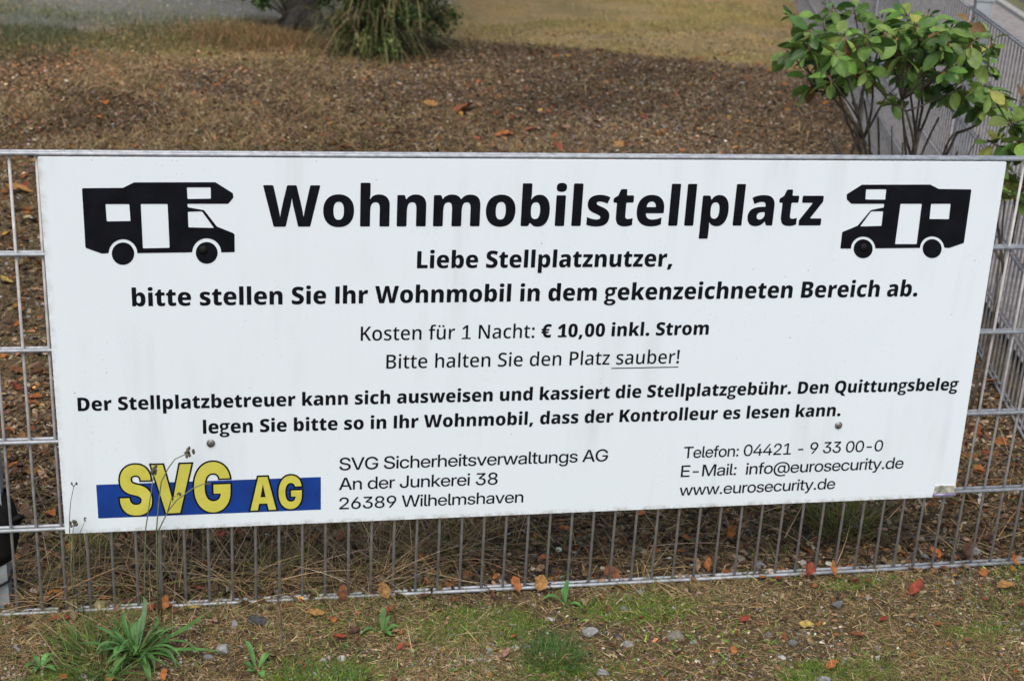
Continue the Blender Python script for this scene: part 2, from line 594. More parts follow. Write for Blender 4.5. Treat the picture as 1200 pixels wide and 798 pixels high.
# ------------------------------------------------------------------ second fence, receding beyond the corner
def receding_fence():
    f = empty("mesh_fence", sf(0.06, 0), "grey wire mesh fence receding behind the broadleaf bushes", "fence")
    base = Vector(f.location)

    def L(s, n, z):
        p = Vector(sf(s, n, z)) - base
        return (p.x, p.y, p.z)
    posts = [2.45 + 2.52 * k for k in range(0, 5)]
    spans = [(0.06, posts[0] - 0.03)] + [(a + 0.03, b - 0.03) for a, b in zip(posts, posts[1:])]
    for (s0, s1) in spans:
        v = MB()
        s = s0 + 0.02
        while s < s1:
            v.tube([L(s, 0, -0.02), L(s, 0, 1.003)], 0.0034, 6, False)
            s += 0.05
        v.build("upright_wires", M_GALV_DARK, f, True)
        r = MB()
        for i in range(6):
            z = 1.0 - 0.2 * i
            for n in (-0.0072, 0.0072):
                r.tube([L(s0, n, z), L(s1, n, z)], 0.0042, 6)
        r.build("rails", M_GALV_DARK, f, True)
    for s in posts:
        mb = MB()
        V = [L(s + a * 0.03, 0.038 + b * 0.03, z) for z in (-0.05, 1.03) for a, b in ((-1, -1), (1, -1), (1, 1), (-1, 1))]
        mb.add(V, [(3, 2, 1, 0), (4, 5, 6, 7), (0, 1, 5, 4), (1, 2, 6, 5), (2, 3, 7, 6), (3, 0, 4, 7)])
        po = mb.build("post", M_POST, f)
        cp = MB()
        V = [L(s + a * 0.034, 0.038 + b * 0.034, z) for z in (1.031, 1.043) for a, b in ((-1, -1), (1, -1), (1, 1), (-1, 1))]
        cp.add(V, [(3, 2, 1, 0), (4, 5, 6, 7), (0, 1, 5, 4), (1, 2, 6, 5), (2, 3, 7, 6), (3, 0, 4, 7)])
        cp.build("post_cap", M_POST, po)


receding_fence()

# ------------------------------------------------------------------ lettering: glyph outlines (quadratic curves; x,y on the curve, x;y a control point; 1000 units to the em)
GLYPHS = {
 'B': {
  ' ': (260, ''),
  ',': (311, '234,116 241,105 228;53 184;-66 155,-129 26,-129 42;-63 66;62 74,116'),
  '.': (294, '49,78 49;126 104;170 148,170 191;170 245;126 245,78 245;32 190;-12 148,-12 104;-12 49;32'),
  '0': (558, '521,356 521;272 496;137 439;41 347;-10 279,-10 196;-10 88;76 37;239 37,356 37;475 85;639 191;724 279,724 361;724 468;638 521;474|207,356 207;281 219;180 250;130 279,130 307;130 338;179 351;281 351,356 351;432 338;533 307;584 279,584 250;584 219;533 207;432'),
  '1': (558, '428,0 255,0 255,380 255;396 256;444 258;499 258,522 247;508 226;486 214,475 139,409 47,516 275,714 428,714'),
  'B': (637, '306,714 448;714 576;625 576,536 576;492 545;427 495;387 466,379 466,374 499;366 556;329 591;262 591,208 591;143 529;50 414;0 335,0 75,0 75,714|309,434 359;434 401;477 401,512 401;546 354;581 304,581 247,581 247,434|247,306 247,136 319,136 371;136 414;183 414,222 414;246 395;284 351;306 315,306'),
  'D': (692, '642,371 642;249 556;83 398;0 288,0 75,0 75,714 304,714 412;714 563;635 642;482|465,364 465;436 428;528 357;573 303,573 247,573 247,143 290,143 380;143 465;252'),
  'I': (403, '370,0 33,0 33,96 115,128 115,586 33,618 33,714 370,714 370,618 287,586 287,128 370,96'),
  'K': (639, '641,0 448,0 302,282 247,245 247,0 75,0 75,714 247,714 247,397 259;421 292;470 308,494 455,714 643,714 425,395'),
  'L': (532, '75,0 75,714 247,714 247,142 503,142 503,0'),
  'Q': (746, '696,358 696;280 663;151 596;56 543,27 702,-170 492,-170 379,-10 377;-10 371;-10 369,-10 287;-10 167;43 88;140 49;276 49,359 49;472 120;636 263;725 374,725 484;725 627;636 696;472|229,358 229;288 259;188 323;135 373,135 424;135 487;187 516;287 516,358 516;465 450;582 374,582 323;582 259;529 229;429'),
  'S': (540, '507,213 507;153 449;51 333;-10 246,-10 203;-10 134;-1 73;18 41,33 41,192 92;165 200;135 246,135 277;135 315;151 334;180 334,198 334;218 311;248 258;279 211,301 160;326 86;381 46;460 46,519 46;585 108;676 220;724 295,724 357;724 461;696 504,675 453,537 411;558 329;582 293,582 267;582 233;568 217;542 217,527 217;506 240;477 297;444 347,421 398;397 469;341 507;267'),
  'W': (962, '951,714 784,0 584,0 512,325 509;339 500;382 491;432 483;481 482,499 480;482 472;434 463;383 454;339 451,325 378,0 179,0 11,714 178,714 254,354 257;338 266;290 276;236 285;184 287,164 291;192 301;260 315;328 328;388 332,409 404,714 559,714 629,408 633;388 646;327 659;258 671;191 674,164 677;190 689;260 702;330 707,353 784,714'),
  'a': (579, '310,560 408;560 516;460 516,363 516,0 398,0 367,73 363,73 341;45 295;7 235;-10 193,-10 145;-10 74;32 35;110 35,166 35;253 150;340 262,345 348,348 348,361 348;402 312;437 279,437 247;437 174;415 135,396 88,511 132;535 243;560|304,247 250;245 205;208 205,174 205;143 236;113 262,113 298;113 349;163 349,204 349,250'),
  'b': (606, '233,585 233;558 229;505 226,479 233,479 254;516 323;560 375,560 459;560 564;414 564,276 564;184 516;56 429;-10 370,-10 317;-10 256;28 233,56 222,56 196,0 65,0 65,760 233,760|316,425 287;425 249;396 233;339 233,294 233,269 233;197 270;127 317,127 354;127 393;203 393,278 393;351 355;425'),
  'c': (501, '298,-10 218;-10 103;50 41;175 41,273 41;368 108;496 228;560 308,560 356;560 440;540 475,521 427,393 397;408 340;425 311,425 280;425 236;391 212;324 212,273 212;223 236;158 281;127 312,127 350;127 425;151 459,173 459,36 427;14 348;-10'),
  'd': (606, '232,-10 146;-10 41;137 41,275 41;414 148;560 235,560 269;560 321;540 361;504 376,480 380,480 377;504 373;568 373,596 373,760 541,760 541,0 412,0 380,67 373,67 358;44 319;10 267;-10|294,125 342;125 382;190 383,259 383,278 383;349 344;422 293,422 256;422 211;348 211,273 211;198 256;125'),
  'e': (573, '293,560 368;560 476;503 534;391 534,309 534,229 210,229 212;176 273;115 331,115 379;115 458;134 501,156 501,30 463;9 374;-10 311,-10 229;-10 108;51 41;177 41,272 41;369 103;496 216;560|298,441 262;441 216;392 213,340 379,340 379;370 360;415 324;441'),
  'h': (624, '233,627 233;579 227;505 224,482 232,482 248;510 291;544 346;560 378,560 432;560 514;517 561;428 561,359 561,0 393,0 393,310 393;367 360;424 325,424 290;424 249;384 233;308 233,251 233,0 65,0 65,760 233,760'),
  'i': (299, '233,550 233,0 65,0 65,550|150,770 189;770 240;735 240,689 240;645 188;610 150,610 111;610 60;645 60,689 60;735 110;770'),
  'k': (603, '233,446 233;413 228;337 224,305 228,305 235;317 254;347 274;378 283,388 406,550 592,550 409,317 603,0 412,0 291,207 233,161 233,0 65,0 65,760 233,760'),
  'l': (297, '233,0 65,0 65,760 233,760'),
  'm': (932, '690,560 778;560 870;464 870,359 870,0 702,0 702,309 702;371 668;424 635,424 588;424 551;343 551,265 551,0 383,0 383,309 383;349 369;400 340;424 318,424 285;424 247;384 233;306 233,249 233,0 65,0 65,550 193,550 216,482 222,482 236;506 280;541 341;560 378,560 436;560 509;519 530,482 537,482 562;520 640;560'),
  'n': (624, '379,560 462;560 561;463 561,359 561,0 393,0 393,310 393;366 361;424 324,424 271;424 233;338 233,250 233,0 65,0 65,550 193,550 215,478 222,478 239;505 285;541 343;560'),
  'o': (598, '556,277 556;212 523;106 457;30 361;-10 298,-10 239;-10 145;30 78;105 41;211 41,277 41;365 102;492 217;560 301,560 376;560 491;494 556;368|212,276 212;226 230;155 269;119 300,119 331;119 368;155 386;226 386,277 386;327 368;396 330;431 299,431 253;431 212;353'),
  'p': (606, '374,560 463;560 564;413 564,276 564;184 514;56 428;-10 371,-10 335;-10 283;10 246;41 233,60 227,60 229;37 233;-9 233,-34 233,-240 65,-240 65,550 201,550 225,480 233,480 248;505 286;541 339;560|315,426 285;426 249;396 233;337 233,291 233,272 233;225 248;160 284;128 315,128 341;128 376;160 393;226 393,277 393;355 353;426'),
  'r': (435, '369,560 383;560 414;557 424,554 409,391 399;394 371;397 349,397 328;397 287;386 253;358 233;311 233,275 233,0 65,0 65,550 191,550 217,461 225,461 239;488 283;533 338;560'),
  's': (478, '442,166 442;113 395;33 298;-10 223,-10 170;-10 83;4 40,21 40,163 84;141 180;118 215,118 249;118 281;137 281,155 281;168 263;188 216;212 171,231 127;250 68;295 39;357 39,401 39;479 154;560 250,560 301;560 389;537 436,515 390,401 354;418 280;440 252,440 227;440 199;425 199,410 199;398 216;380 262;359 305,339 350;320 410;275 442;213'),
  't': (417, '307,126 329;126 370;136 390,144 390,19 363;6 299;-10 254,-10 202;-10 127;25 85;106 85,177 85,421 20,421 20,496 100,547 143,663 254,663 254,550 383,550 383,421 254,421 254,186 254;156 281;126'),
  'u': (624, '559,550 559,0 431,0 410,69 400,69 385;42 336;6 278;-10 245,-10 191;-10 109;34 63;123 63,192 63,550 231,550 231,241 231;185 263;127 298,127 335;127 376;166 391;242 391,295 391,550'),
  'w': (844, '450,253 444;278 433;339 425;395 423,412 419,412 417;394 408;337 396;275 390,249 332,0 151,0 10,550 177,550 222,336 227;311 237;247 246;182 247,155 250,155 252;174 258;221 267;270 275;312 278,325 330,550 517,550 566,322 571;299 582;240 592;180 594,155 597,155 599;181 607;246 617;310 622,334 671,550 834,550 692,0 508,0'),
  'z': (470, '445,0 24,0 24,98 245,419 37,419 37,550 435,550 435,443 223,131 445,131'),
  'ü': (624, '559,550 559,0 431,0 410,69 400,69 385;42 336;6 278;-10 245,-10 191;-10 109;34 63;123 63,192 63,550 231,550 231,241 231;185 263;127 298,127 335;127 376;166 391;242 391,295 391,550|128,688 128;725 171;761 203,761 234;761 278;725 278,688 278;652 234;616 203,616 171;616 128;652|345,688 345;725 388;761 420,761 452;761 496;725 496,688 496;652 452;616 420,616 387;616 345;652'),
  '€': (558, '373,724 418;724 505;703 544,683 492,550 464;564 407;581 376,581 349;581 308;564 279;534 262;493 259,467 425,467 425,374 252,374 252;370 251;357 251,350 251;343 252;330 252,324 396,324 396,231 262,231 269;198 300;155 352;133 387,133 423;133 488;150 519,165 519,20 491;5 417;-10 373,-10 298;-10 184;47 111;155 97,231 22,231 22,324 85,324 84;330 84;344 84,350 84;357 85;371 85,374 22,374 22,467 94,467 107;546 178;661 294;724'),
 },
 'R': {
  ' ': (260, ''),
  '!': (275, '177,214 98,214 73,714 202,714|67,60 67;99 107;133 137,133 166;133 208;99 208,60 208;21 166;-14 137,-14 107;-14 67;21'),
  '1': (536, '358,0 253,0 253,467 253;491 253;534 255;576 256,597 244;583 220;560 203,545 130,482 73,551 267,714 358,714'),
  ':': (262, '64,60 64;98 102;131 131,131 160;131 199;99 199,60 199;22 159;-12 131,-12 102;-12 64;23|64,478 64;516 102;550 131,550 160;550 199;516 199,478 199;440 159;405 131,405 102;405 64;440'),
  'B': (607, '286,714 413;714 539;631 539,538 539;495 510;429 455;387 417,379 417,374 458;366 522;327 559;258 559,205 559;140 502;49 397;0 324,0 86,0 86,714|297,415 370;415 428;471 428,525 428;577 360;625 288,625 194,625 194,415|194,329 194,89 309,89 384;89 446;156 446,213 446;248 417;300 354;329 302,329'),
  'K': (584, '586,0 462,0 258,324 194,268 194,0 86,0 86,714 194,714 194,369 215;396 262;456 287,488 457,714 578,714 335,400'),
  'N': (720, '633,0 503,0 182,569 178,569 180;544 183;483 185;420 185,389 185,0 86,0 86,714 216,714 536,150 540,150 539;171 536;232 534;298 534,325 534,714 633,714'),
  'P': (566, '271,714 401;714 523;604 523,500 523;452 495;369 433;306 333;270 261,270 194,270 194,0 86,0 86,714|265,623 194,623 194,361 250,361 304;361 377;388 413;449 413,497 413;561 341;623'),
  'S': (515, '474,197 474;135 416;42 308;-10 233,-10 195;-10 128;-2 70;14 46,25 46,129 85;110 185;84 234,84 278;84 336;110 366;157 366,188 366;219 339;263 277;301 221,324 167;347 92;401 53;479 53,535 53;594 109;678 209;724 275,724 331;724 425;701 463,683 430,592 393;609 314;630 274,630 237;630 187;607 161;565 161,537 161;505 187;461 248;425 301,402 357;379 434;324 474;251'),
  'a': (532, '276,549 369;549 459;457 459,364 459,0 383,0 364,75 360,75 340;46 294;8 236;-10 196,-10 149;-10 79;28 41;102 41,153 41;235 156;322 272,326 355,329 355,358 355;417 308;467 263,467 228;467 159;444 125,427 94,504 130;524 224;549|291,257 212;254 148;203 148,155 148;113 193;72 229,72 284;72 355;143 355,211 355,260'),
  'b': (578, '181,570 181;542 178;489 176,469 181,469 204;505 276;549 330,549 421;549 529;408 529,270 529;179 480;54 390;-10 330,-10 275;-10 204;32 181,65 174,65 155,0 76,0 76,760 181,760|304,462 258;462 203;420 181;338 181,278 181,265 181;172 236;77 306,77 364;77 421;175 421,271 421;366 364;462'),
  'c': (454, '281,-10 211;-10 106;49 49;172 49,267 49;362 109;488 216;550 287,550 328;550 400;533 426,519 394,434 370;445 314;460 288,460 244;460 186;417 157;331 157,268 157;206 186;122 244;79 286,79 324;79 388;98 416,112 416,23 389;7 323;-10'),
  'd': (578, '247,-10 156;-10 49;132 49,269 49;406 157;550 248,550 284;550 340;530 383;494 397,470 403,470 401;488 397;539 397,557 397,760 502,760 502,0 419,0 402,70 397,70 382;46 340;11 284;-10|274,77 342;77 400;163 400,251 400,271 400;365 344;462 273,462 215;462 157;359 157,268 157;175 215;77'),
  'e': (533, '274,549 342;549 437;489 487;380 487,306 487,246 156,246 158;163 233;75 303,75 348;75 422;94 462,113 462,26 424;8 346;-10 294,-10 219;-10 108;54 49;178 49,266 49;357 104;483 206;549|275,467 224;467 163;394 158,325 384,325 384;366 360;430 312;467'),
  'f': (331, '320,457 202,457 202,0 96,0 96,457 14,457 14,509 97,542 97,568 97;670 178;765 260,765 291;765 343;754 366,746 340,667 325;672 289;680 271,680 235;680 202;629 202,571 202,540 320,540'),
  'h': (582, '181,560 181;534 177;486 175,467 181,467 196;495 242;531 300;549 331,549 389;549 469;507 510;422 510,355 510,0 405,0 405,336 405;400 359;461 309,461 261;461 205;418 181;334 181,271 181,0 76,0 76,760 181,760'),
  'i': (257, '181,540 181,0 76,0 76,540|129,745 155;745 188;716 188,683 188;651 154;621 129,621 103;621 69;651 69,683 69;716 103;745'),
  'l': (256, '181,0 76,0 76,760 181,760'),
  'n': (582, '333,550 419;550 510;456 510,355 510,0 405,0 405,336 405;399 359;461 309,461 237;461 181;366 181,272 181,0 76,0 76,540 159,540 173,467 178,467 195;494 242;531 301;550'),
  'o': (567, '518,271 518;205 487;102 426;29 338;-10 282,-10 229;-10 144;28 82;101 49;205 49,271 49;360 104;484 209;550 285,550 354;550 460;485 518;361|157,271 157;210 183;122 240;76 284,76 328;76 384;122 411;209 411,271 411;333 384;418 328;463 283,463 217;463 157;363'),
  'r': (393, '323,550 337;550 368;547 380,543 368,442 357;445 329;449 314,449 288;449 240;426 202;383 181;321 181,282 181,0 76,0 76,540 158,540 172,445 177,445 193;474 236;522 291;550'),
  's': (447, '407,151 407;100 360;28 270;-10 206,-10 155;-10 77;7 45,22 45,118 77;100 163;75 204,75 256;75 305;112 305,144 305;162 285;192 235;221 190,241 144;260 79;303 44;361 44,404 44;473 149;550 236,550 282;550 362;530 399,512 365,432 334;447 266;467 233,467 191;467 145;436 145,409 145;390 166;362 218;334 263,315 308;295 373;253 407;195'),
  't': (351, '259,77 277;77 315;85 329,90 329,9 312;1 261;-10 232,-10 189;-10 123;21 85;93 85,156 85,457 17,457 17,507 89,543 124,660 190,660 190,540 324,540 324,457 190,457 190,161 190;119 226;77'),
  'u': (582, '507,540 507,0 423,0 409,71 403,71 388;43 340;7 281;-10 249,-10 191;-10 112;33 72;121 72,187 72,540 177,540 177,205 177;142 223;78 272,78 321;78 378;121 401;204 401,265 401,540'),
  'z': (432, '400,0 32,0 32,67 275,456 47,456 47,540 393,540 393,466 154,83 400,83'),
  'ü': (582, '507,540 507,0 423,0 409,71 403,71 388;43 340;7 281;-10 249,-10 191;-10 112;33 72;121 72,187 72,540 177,540 177,205 177;142 223;78 272,78 321;78 378;121 401;204 401,265 401,540|145,680 145;708 175;735 197,735 219;735 250;708 250,680 250;652 219;624 197,624 175;624 145;652|333,680 333;708 364;735 386,735 407;735 438;708 438,680 438;652 407;624 386,624 363;624 333;652'),
 },
 'A': {
  ' ': (269, ''),
  '-': (645, '483,342 483,252 161,252 161,342'),
  '.': (269, '136,-8 108;-8 68;32 68,60 68;89 108;129 136,129 165;129 205;89 205,60 205;32 165;-8'),
  '0': (645, '323,-11 239;-11 119;80 55;248 55,363 55;479 119;647 239;739 323,739 407;739 527;647 591;479 591,363 591;248 527;80 407;-11|323,80 375;80 449;148 489;275 489,363 489;452 449;580 375;647 323,647 270;647 196;580 157;452 157,363 157;275 196;148 270;80'),
  '1': (645, '103,0 103,91 563,91 563,0|396,728 396,0 292,0 292,624 290,624 113,505 113,609 289,728'),
  '2': (645, '79,0 79,83 337,322 378;361 433;422 460;480 460,516 460;556 426;616 365;648 323,648 278;648 214;610 180;541 180,494 80,494 80;567 141;677 250;739 323,739 393;739 501;683 562;585 562,520 562;474 528;393 456;308 400,256 225,94 225,92 567,92 567,0'),
  '3': (645, '322,-11 245;-11 128;49 62;155 62,223 168,223 168;179 207;114 275;79 321,79 365;79 433;114 471;178 471,221 471;263 431;326 354;361 298,361 211,361 211,439 407,634 407,636 105,636 105,728 542,728 542,640 305,406 305,427 393;434 514;383 577;284 577,219 577;151 512;47 397;-11'),
  '4': (645, '38,164 38,250 365,728 475,728 153,256 153,254 607,254 607,164|401,0 401,190 401,230 401,454 502,454 502,0'),
  '6': (645, '324,-11 251;-11 138;52 74;163 74,236 74;291 127;410 185,493 350,728 467,728 220,384 207,384 217;404 250;442 304;467 342,467 410;467 512;407 571;302 571,233 571;161 508;51 396;-11|322,79 364;79 430;120 468;189 468,233 468;276 430;344 364;384 322,384 281;384 215;344 177;276 177,233 177;189 215;120 281;79'),
  '8': (645, '322,-11 247;-11 131;41 66;134 66,194 66;242 108;322 179;373 225,379 225,380 166;391 92;480 92,543 92;600 152;688 256;739 322,739 389;739 493;688 552;600 552,543 552;480 479;391 420,380 420,379 466;373 537;321 579;242 579,194 579;134 513;41 398;-11|322,77 368;77 435;107 472;163 472,200 472;238 433;298 366;332 322,332 279;332 211;298 172;239 172,200 172;163 210;107 277;77|322,418 360;418 417;447 449;500 449,535 449;570 417;622 360;651 322,651 284;651 227;622 195;570 195,535 195;500 227;447 285;418'),
  '9': (645, '322,739 395;739 507;676 571;564 571,491 571;436 518;317 460,234 295,0 179,0 426,343 438,343 428;324 395;286 342;261 303,261 236;261 133;320 74;426 74,495 74;566 138;676 249;739|323,649 281;649 215;608 177;538 177,495 177;452 215;383 281;343 323,343 364;343 430;383 468;452 468,495 468;538 430;608 364;649'),
  ':': (269, '136,-8 108;-8 68;32 68,60 68;89 108;129 136,129 165;129 205;89 205,60 205;32 165;-8|136,366 108;366 68;405 68,434 68;463 108;502 136,502 165;502 205;463 205,434 205;405 165;366'),
  '@': (983, '504,-200 399;-200 230;-135 109;-15 43;154 43,257 43;359 109;527 230;649 398;714 501,714 601;714 762;651 877;535 940;377 940,281 940;221 916;123 868;52 796;14 747,14 704;14 649;41 620;81 617,100 615,100 603;66 532;16 475,16 410;16 316;82 267;192 267,258 267;329 324;437 420;497 478,497 527;497 593;460 607,437 608,437 608,485 694,485 694,164 694;131 723;96 751,96 783;96 826;137 848;218 848,278 848;358 801;487 711;579 583;629 502,629 418;629 283;577 189;480 139;343 139,257 139;171 189;33 284;-63 419;-114 505,-114 550;-114 626;-100 687;-82 706,-75 736,-156 715;-164 645;-185 555;-200|485,101 526;101 581;138 609;208 609,259 609;310 581;379 526;413 485,413 445;413 388;376 358;307 358,259 358;210 387;139 444;101'),
  'A': (679, '12,0 275,728 404,728 667,0 551,0 410,412 393;463 353;587 326,680 354,680 327;587 287;462 270,412 126,0|156,191 156,282 523,282 523,191'),
  'E': (591, '70,0 70,728 551,728 551,634 177,634 177,417 523,417 523,324 177,324 177,94 552,94 552,0'),
  'G': (735, '379,-11 280;-11 129;83 43;252 43,363 43;476 130;645 281;739 377,739 436;739 540;703 621;637 675;546 684,491 575,491 567;525 531;580 480;620 416;641 378,641 311;641 208;573 151;448 151,363 151;279 208;155 311;87 380,87 438;87 530;136 583;225 583,284 613,282 403,282 403,371 689,371 689,288 689;200 607;65 468;-11'),
  'J': (550, '259,-10 159;-10 36;105 36,211 36,253 142,253 142,211 142;148 206;83 259,83 311;83 375;148 375,211 375,728 482,728 482,210 482;104 359;-10'),
  'M': (878, '70,0 70,728 222,728 386,299 393;281 411;228 430;169 447;116 453,97 428,97 433;115 450;169 469;228 487;281 494,299 655,728 808,728 808,0 702,0 702,398 702;421 703;480 705;544 706;610 707,640 720,640 708;604 685;534 663;470 644;417 637,398 483,0 395,0 239,398 232;417 213;469 191;533 167;604 155,640 171,640 172;610 173;545 175;481 175;422 175,398 175,0'),
  'S': (630, '319,-12 234;-12 109;46 41;154 40,228 148,228 149;182 191;116 268;82 319,82 368;82 442;111 483;164 483,200 483;229 453;270 392;301 344,312 262,332 157;358 56;452 56,528 56;591 121;686 238;739 314,739 392;739 506;684 570;584 572,516 468,516 464;577 380;645 312,645 268;645 201;616 163;566 163,533 163;505 194;465 256;436 301,425 378,406 428;394 506;358 561;310 590;245 590,204 590;139 524;42 402;-12'),
  'T': (625, '28,634 28,728 597,728 597,634 367,634 367,0 259,0 259,634'),
  'V': (677, '276,0 12,728 127,728 272,316 287;271 328;140 356,48 328,48 355;140 396;271 411,316 552,728 666,728 405,0'),
  'W': (972, '209,0 12,728 123,728 231,303 240;265 257;187 273;109 281,70 265,70 272;109 289;187 307;265 316,303 427,728 545,728 655,303 664;265 683;187 699;109 707,70 690,70 697;109 714;187 731;265 741,303 848,728 960,728 762,0 639,0 519,444 507;492 485;596 473,654 498,654 486;597 465;494 452,444 333,0'),
  'a': (537, '218,-9 166;-9 85;27 38;97 38,149 38;194 72;251 130;284 204;301 243,306 292;312 349;319 374;336 374,354 374,358 374;385 349;425 302;448 269,448 235;448 184;426 154;389 150,366 51,372 57;421 115;492 209;532 269,532 313;532 389;509 444;465 475;399 475,356 475,0 375,0 375,73 372,73 362;53 323;15 263;-9|239,74 284;74 345;107 374;162 374,194 374,257 369;252 343;245 307;238 267;231 248,229 219;225 169;207 139;174 139,147 139;124 164;91 209;74'),
  'c': (542, '283,-12 209;-12 98;57 36;180 36,260 36;340 98;464 209;533 283,533 329;533 406;506 465;458 503;392 509,352 408,346 404;368 384;404 352;430 310;445 284,445 238;445 173;398 140;315 140,260 140;205 173;123 238;76 284,76 310;76 352;90 382;117 403;154 408,176 509,171 504;131 466;64 406;15 329;-12'),
  'd': (585, '261,-10 194;-10 93;58 36;180 36,261 36;343 93;464 194;532 261,532 298;532 358;510 404;470 419,444 421,444 421,728 523,728 523,0 423,0 423,80 420,80 405;53 358;12 298;-10|281,78 326;78 391;123 427;206 427,261 427;317 392;399 326;444 281,444 239;444 175;401 140;319 140,261 140;204 175;121 239;78'),
  'e': (553, '285,-12 207;-12 96;58 36;180 36,260 36;340 98;463 207;533 278,533 331;533 419;496 484;425 519;325 519,262 519,232 85,232 85,310 465,310 420,286 420;335 386;408 323;448 279,448 235;448 172;407 137;336 137,289 137,243 137;192 172;116 239;74 286,74 319;74 370;94 405;131 413,156 511,151 501;103 437;30 343;-12'),
  'f': (337, '314,522 314,438 8,438 8,522|103,0 103,602 103;645 140;704 207;735 252,735 274;735 312;733 319,732 313,648 308;648 279;649 267,649 234;649 205;619 205,586 205,0'),
  'g': (585, '286,-212 224;-212 129;-176 70;-108 61,-62 159,-52 167;-75 201;-110 252;-128 286,-128 349;-128 422;-63 422,0 422,85 420,85 404;58 358;18 298;-3 261,-3 194;-3 93;63 36;182 36,262 36;343 93;464 195;532 261,532 298;532 359;510 405;469 421,441 423,441 423,522 523,522 523,3 523;-74 460;-168 352;-212|282,84 327;84 392;128 427;209 427,263 427;318 392;400 327;445 282,445 239;445 175;402 140;321 140,263 140;206 175;126 239;84'),
  'h': (568, '164,303 164,0 62,0 62,728 164,728 164,393 140,393 165;464 256;532 320,532 373;532 458;486 506;395 506,327 506,0 404,0 404,315 404;376 344;441 290,441 254;441 197;411 164;351'),
  'i': (225, '62,0 62,522 164,522 164,0|113,611 85;611 48;648 48,674 48;700 85;736 112,736 140;736 178;700 178,674 178;647 140;611'),
  'k': (529, '156,177 156,299 167,299 388,522 514,522 268,270 252,270|62,0 62,728 164,728 164,0|403,0 207,248 278,319 529,0'),
  'l': (252, '202,-1 128;-1 62;58 62,124 62,728 164,728 164,137 164;106 184;84 212,84 219;84 231;84 236,84 240,1 232;0 212;-1'),
  'm': (860, '62,0 62,522 160,522 161,410 152,410 166;451 215;505 279;532 315,532 375;532 457;463 468,409 452,409 463;445 512;501 583;532 626,532 674;532 752;491 798;408 798,345 798,0 696,0 696,337 696;393 634;442 592,442 558;442 508;413 480;362 480,329 480,0 380,0 380,344 380;389 322;442 278,442 248;442 196;414 164;359 164,318 164,0'),
  'n': (568, '164,303 164,0 62,0 62,522 161,522 161,393 140,393 165;464 256;532 320,532 373;532 458;486 506;395 506,327 506,0 404,0 404,315 404;376 344;441 290,441 254;441 197;411 164;351'),
  'o': (568, '284,-12 210;-12 98;57 36;180 36,260 36;341 98;464 210;533 284,533 359;533 470;464 532;341 532,260 532;180 470;57 359;-12|284,76 330;76 395;123 429;206 429,260 429;315 395;398 330;445 284,445 239;445 174;398 140;315 140,260 140;205 174;123 238;76'),
  'r': (348, '62,0 62,522 160,522 160,438 162,438 177;481 241;529 290,529 301;529 323;528 329,527 329,430 323;432 293;436 275,436 244;436 193;408 164;353 164,312 164,0'),
  's': (499, '253,-12 194;-12 100;25 42;98 37,152 137,157 143;115 201;70 251,70 301;70 360;111 360,142 360;169 320;202 285,209 198,229 125;245 50;319 50,377 50;423 100;493 190;533 249,533 307;533 396;493 448;421 451,372 355,367 352;403 297;451 251,451 206;451 152;410 152,380 152;353 192;320 229,312 317,292 392;275 463;205 463,149 463;99 409;27 314;-12'),
  't': (331, '305,522 305,438 8,438 8,522|97,661 199,661 199,138 199;108 224;84 255,84 266;84 294;84 304,85 308,1 294;0 258;-2 242,-2 169;-2 97;63 97,126'),
  'u': (568, '248,-9 195;-9 110;37 62;128 62,196 62,522 164,522 164,208 164;146 224;82 278,82 314;82 371;111 404;172 404,219 404,522 506,522 506,0 407,0 407,129 427,129 402;59 312;-9'),
  'v': (535, '213,0 14,522 124,522 229,232 244;190 269;105 282,63 256,63 269;105 295;190 309,232 413,522 521,522 322,0'),
  'w': (784, '176,0 16,522 123,522 183,306 197;254 225;139 239,80 225,80 239;138 268;253 282,306 343,522 442,522 501,306 516;254 544;139 559,80 543,80 558;138 586;253 600,306 661,522 769,522 608,0 502,0 436,228 427;262 408;333 390;406 381,441 404,441 395;406 376;333 358;262 348,228 281,0'),
  'y': (535, '65,-202 71,-117 116,-117 135;-119 164;-108 186;-80 194,-55 216,2 14,522 124,522 229,232 244;190 270;105 283,63 254,63 267;105 294;190 308,232 413,522 521,522 286,-88 271;-126 227;-178 168;-205 131,-205 113;-205 79;-203'),
 },
 'K': {
  'A': (790, '23,0 260,728 522,728 767,0 550,0 462,289 435;379 388;573 366,670 410,670 389;573 347;379 321,289 237,0|195,143 195,287 594,287 594,143'),
  'G': (754, '390,-10 285;-10 125;81 35;248 35,362 35;482 131;650 291;737 389,737 453;737 564;701 649;634 701;542 708,488 513,488 509;507 488;538 457;559 417;570 393,570 343;570 271;521 233;430 233,365 233;300 270;207 340;158 392,158 438;158 500;186 530;236 530,271 564,267 396,267 396,404 716,404 716,305 716;206 632;65 485;-10'),
  'S': (665, '342,-9 248;-9 108;47 30;163 30,253 213,253 215;219 245;173 301;149 339,149 372;149 416;166 439;195 439,214 439;232 417;257 369;278 328,287 254,303 159;324 48;422 48,507 48;576 123;680 255;737 340,737 428;737 555;679 625;573 625,502 441,502 438;539 389;579 340,579 309;579 268;564 249;537 249,520 249;502 270;475 315;456 348,449 409,436 467;423 553;382 609;326 635;256 635,214 635;143 565;43 434;-9'),
  'V': (790, '268,0 23,728 240,728 328,438 355;349 400;162 422,65 379,65 400;162 443;349 469,438 552,728 767,728 530,0'),
 },
}


# the double-storey g of the bold lettering
def _ell(cx, cy, rx, ry, cw=False, n=28, p=2.25):
    out = []
    for i in range(n):
        a = 2 * math.pi * i / n
        c, s = math.cos(a), math.sin(a)
        out.append((cx + rx * math.copysign(abs(c) ** (2 / p), c), cy + ry * math.copysign(abs(s) ** (2 / p), s)))
    return out[::-1] if cw else out


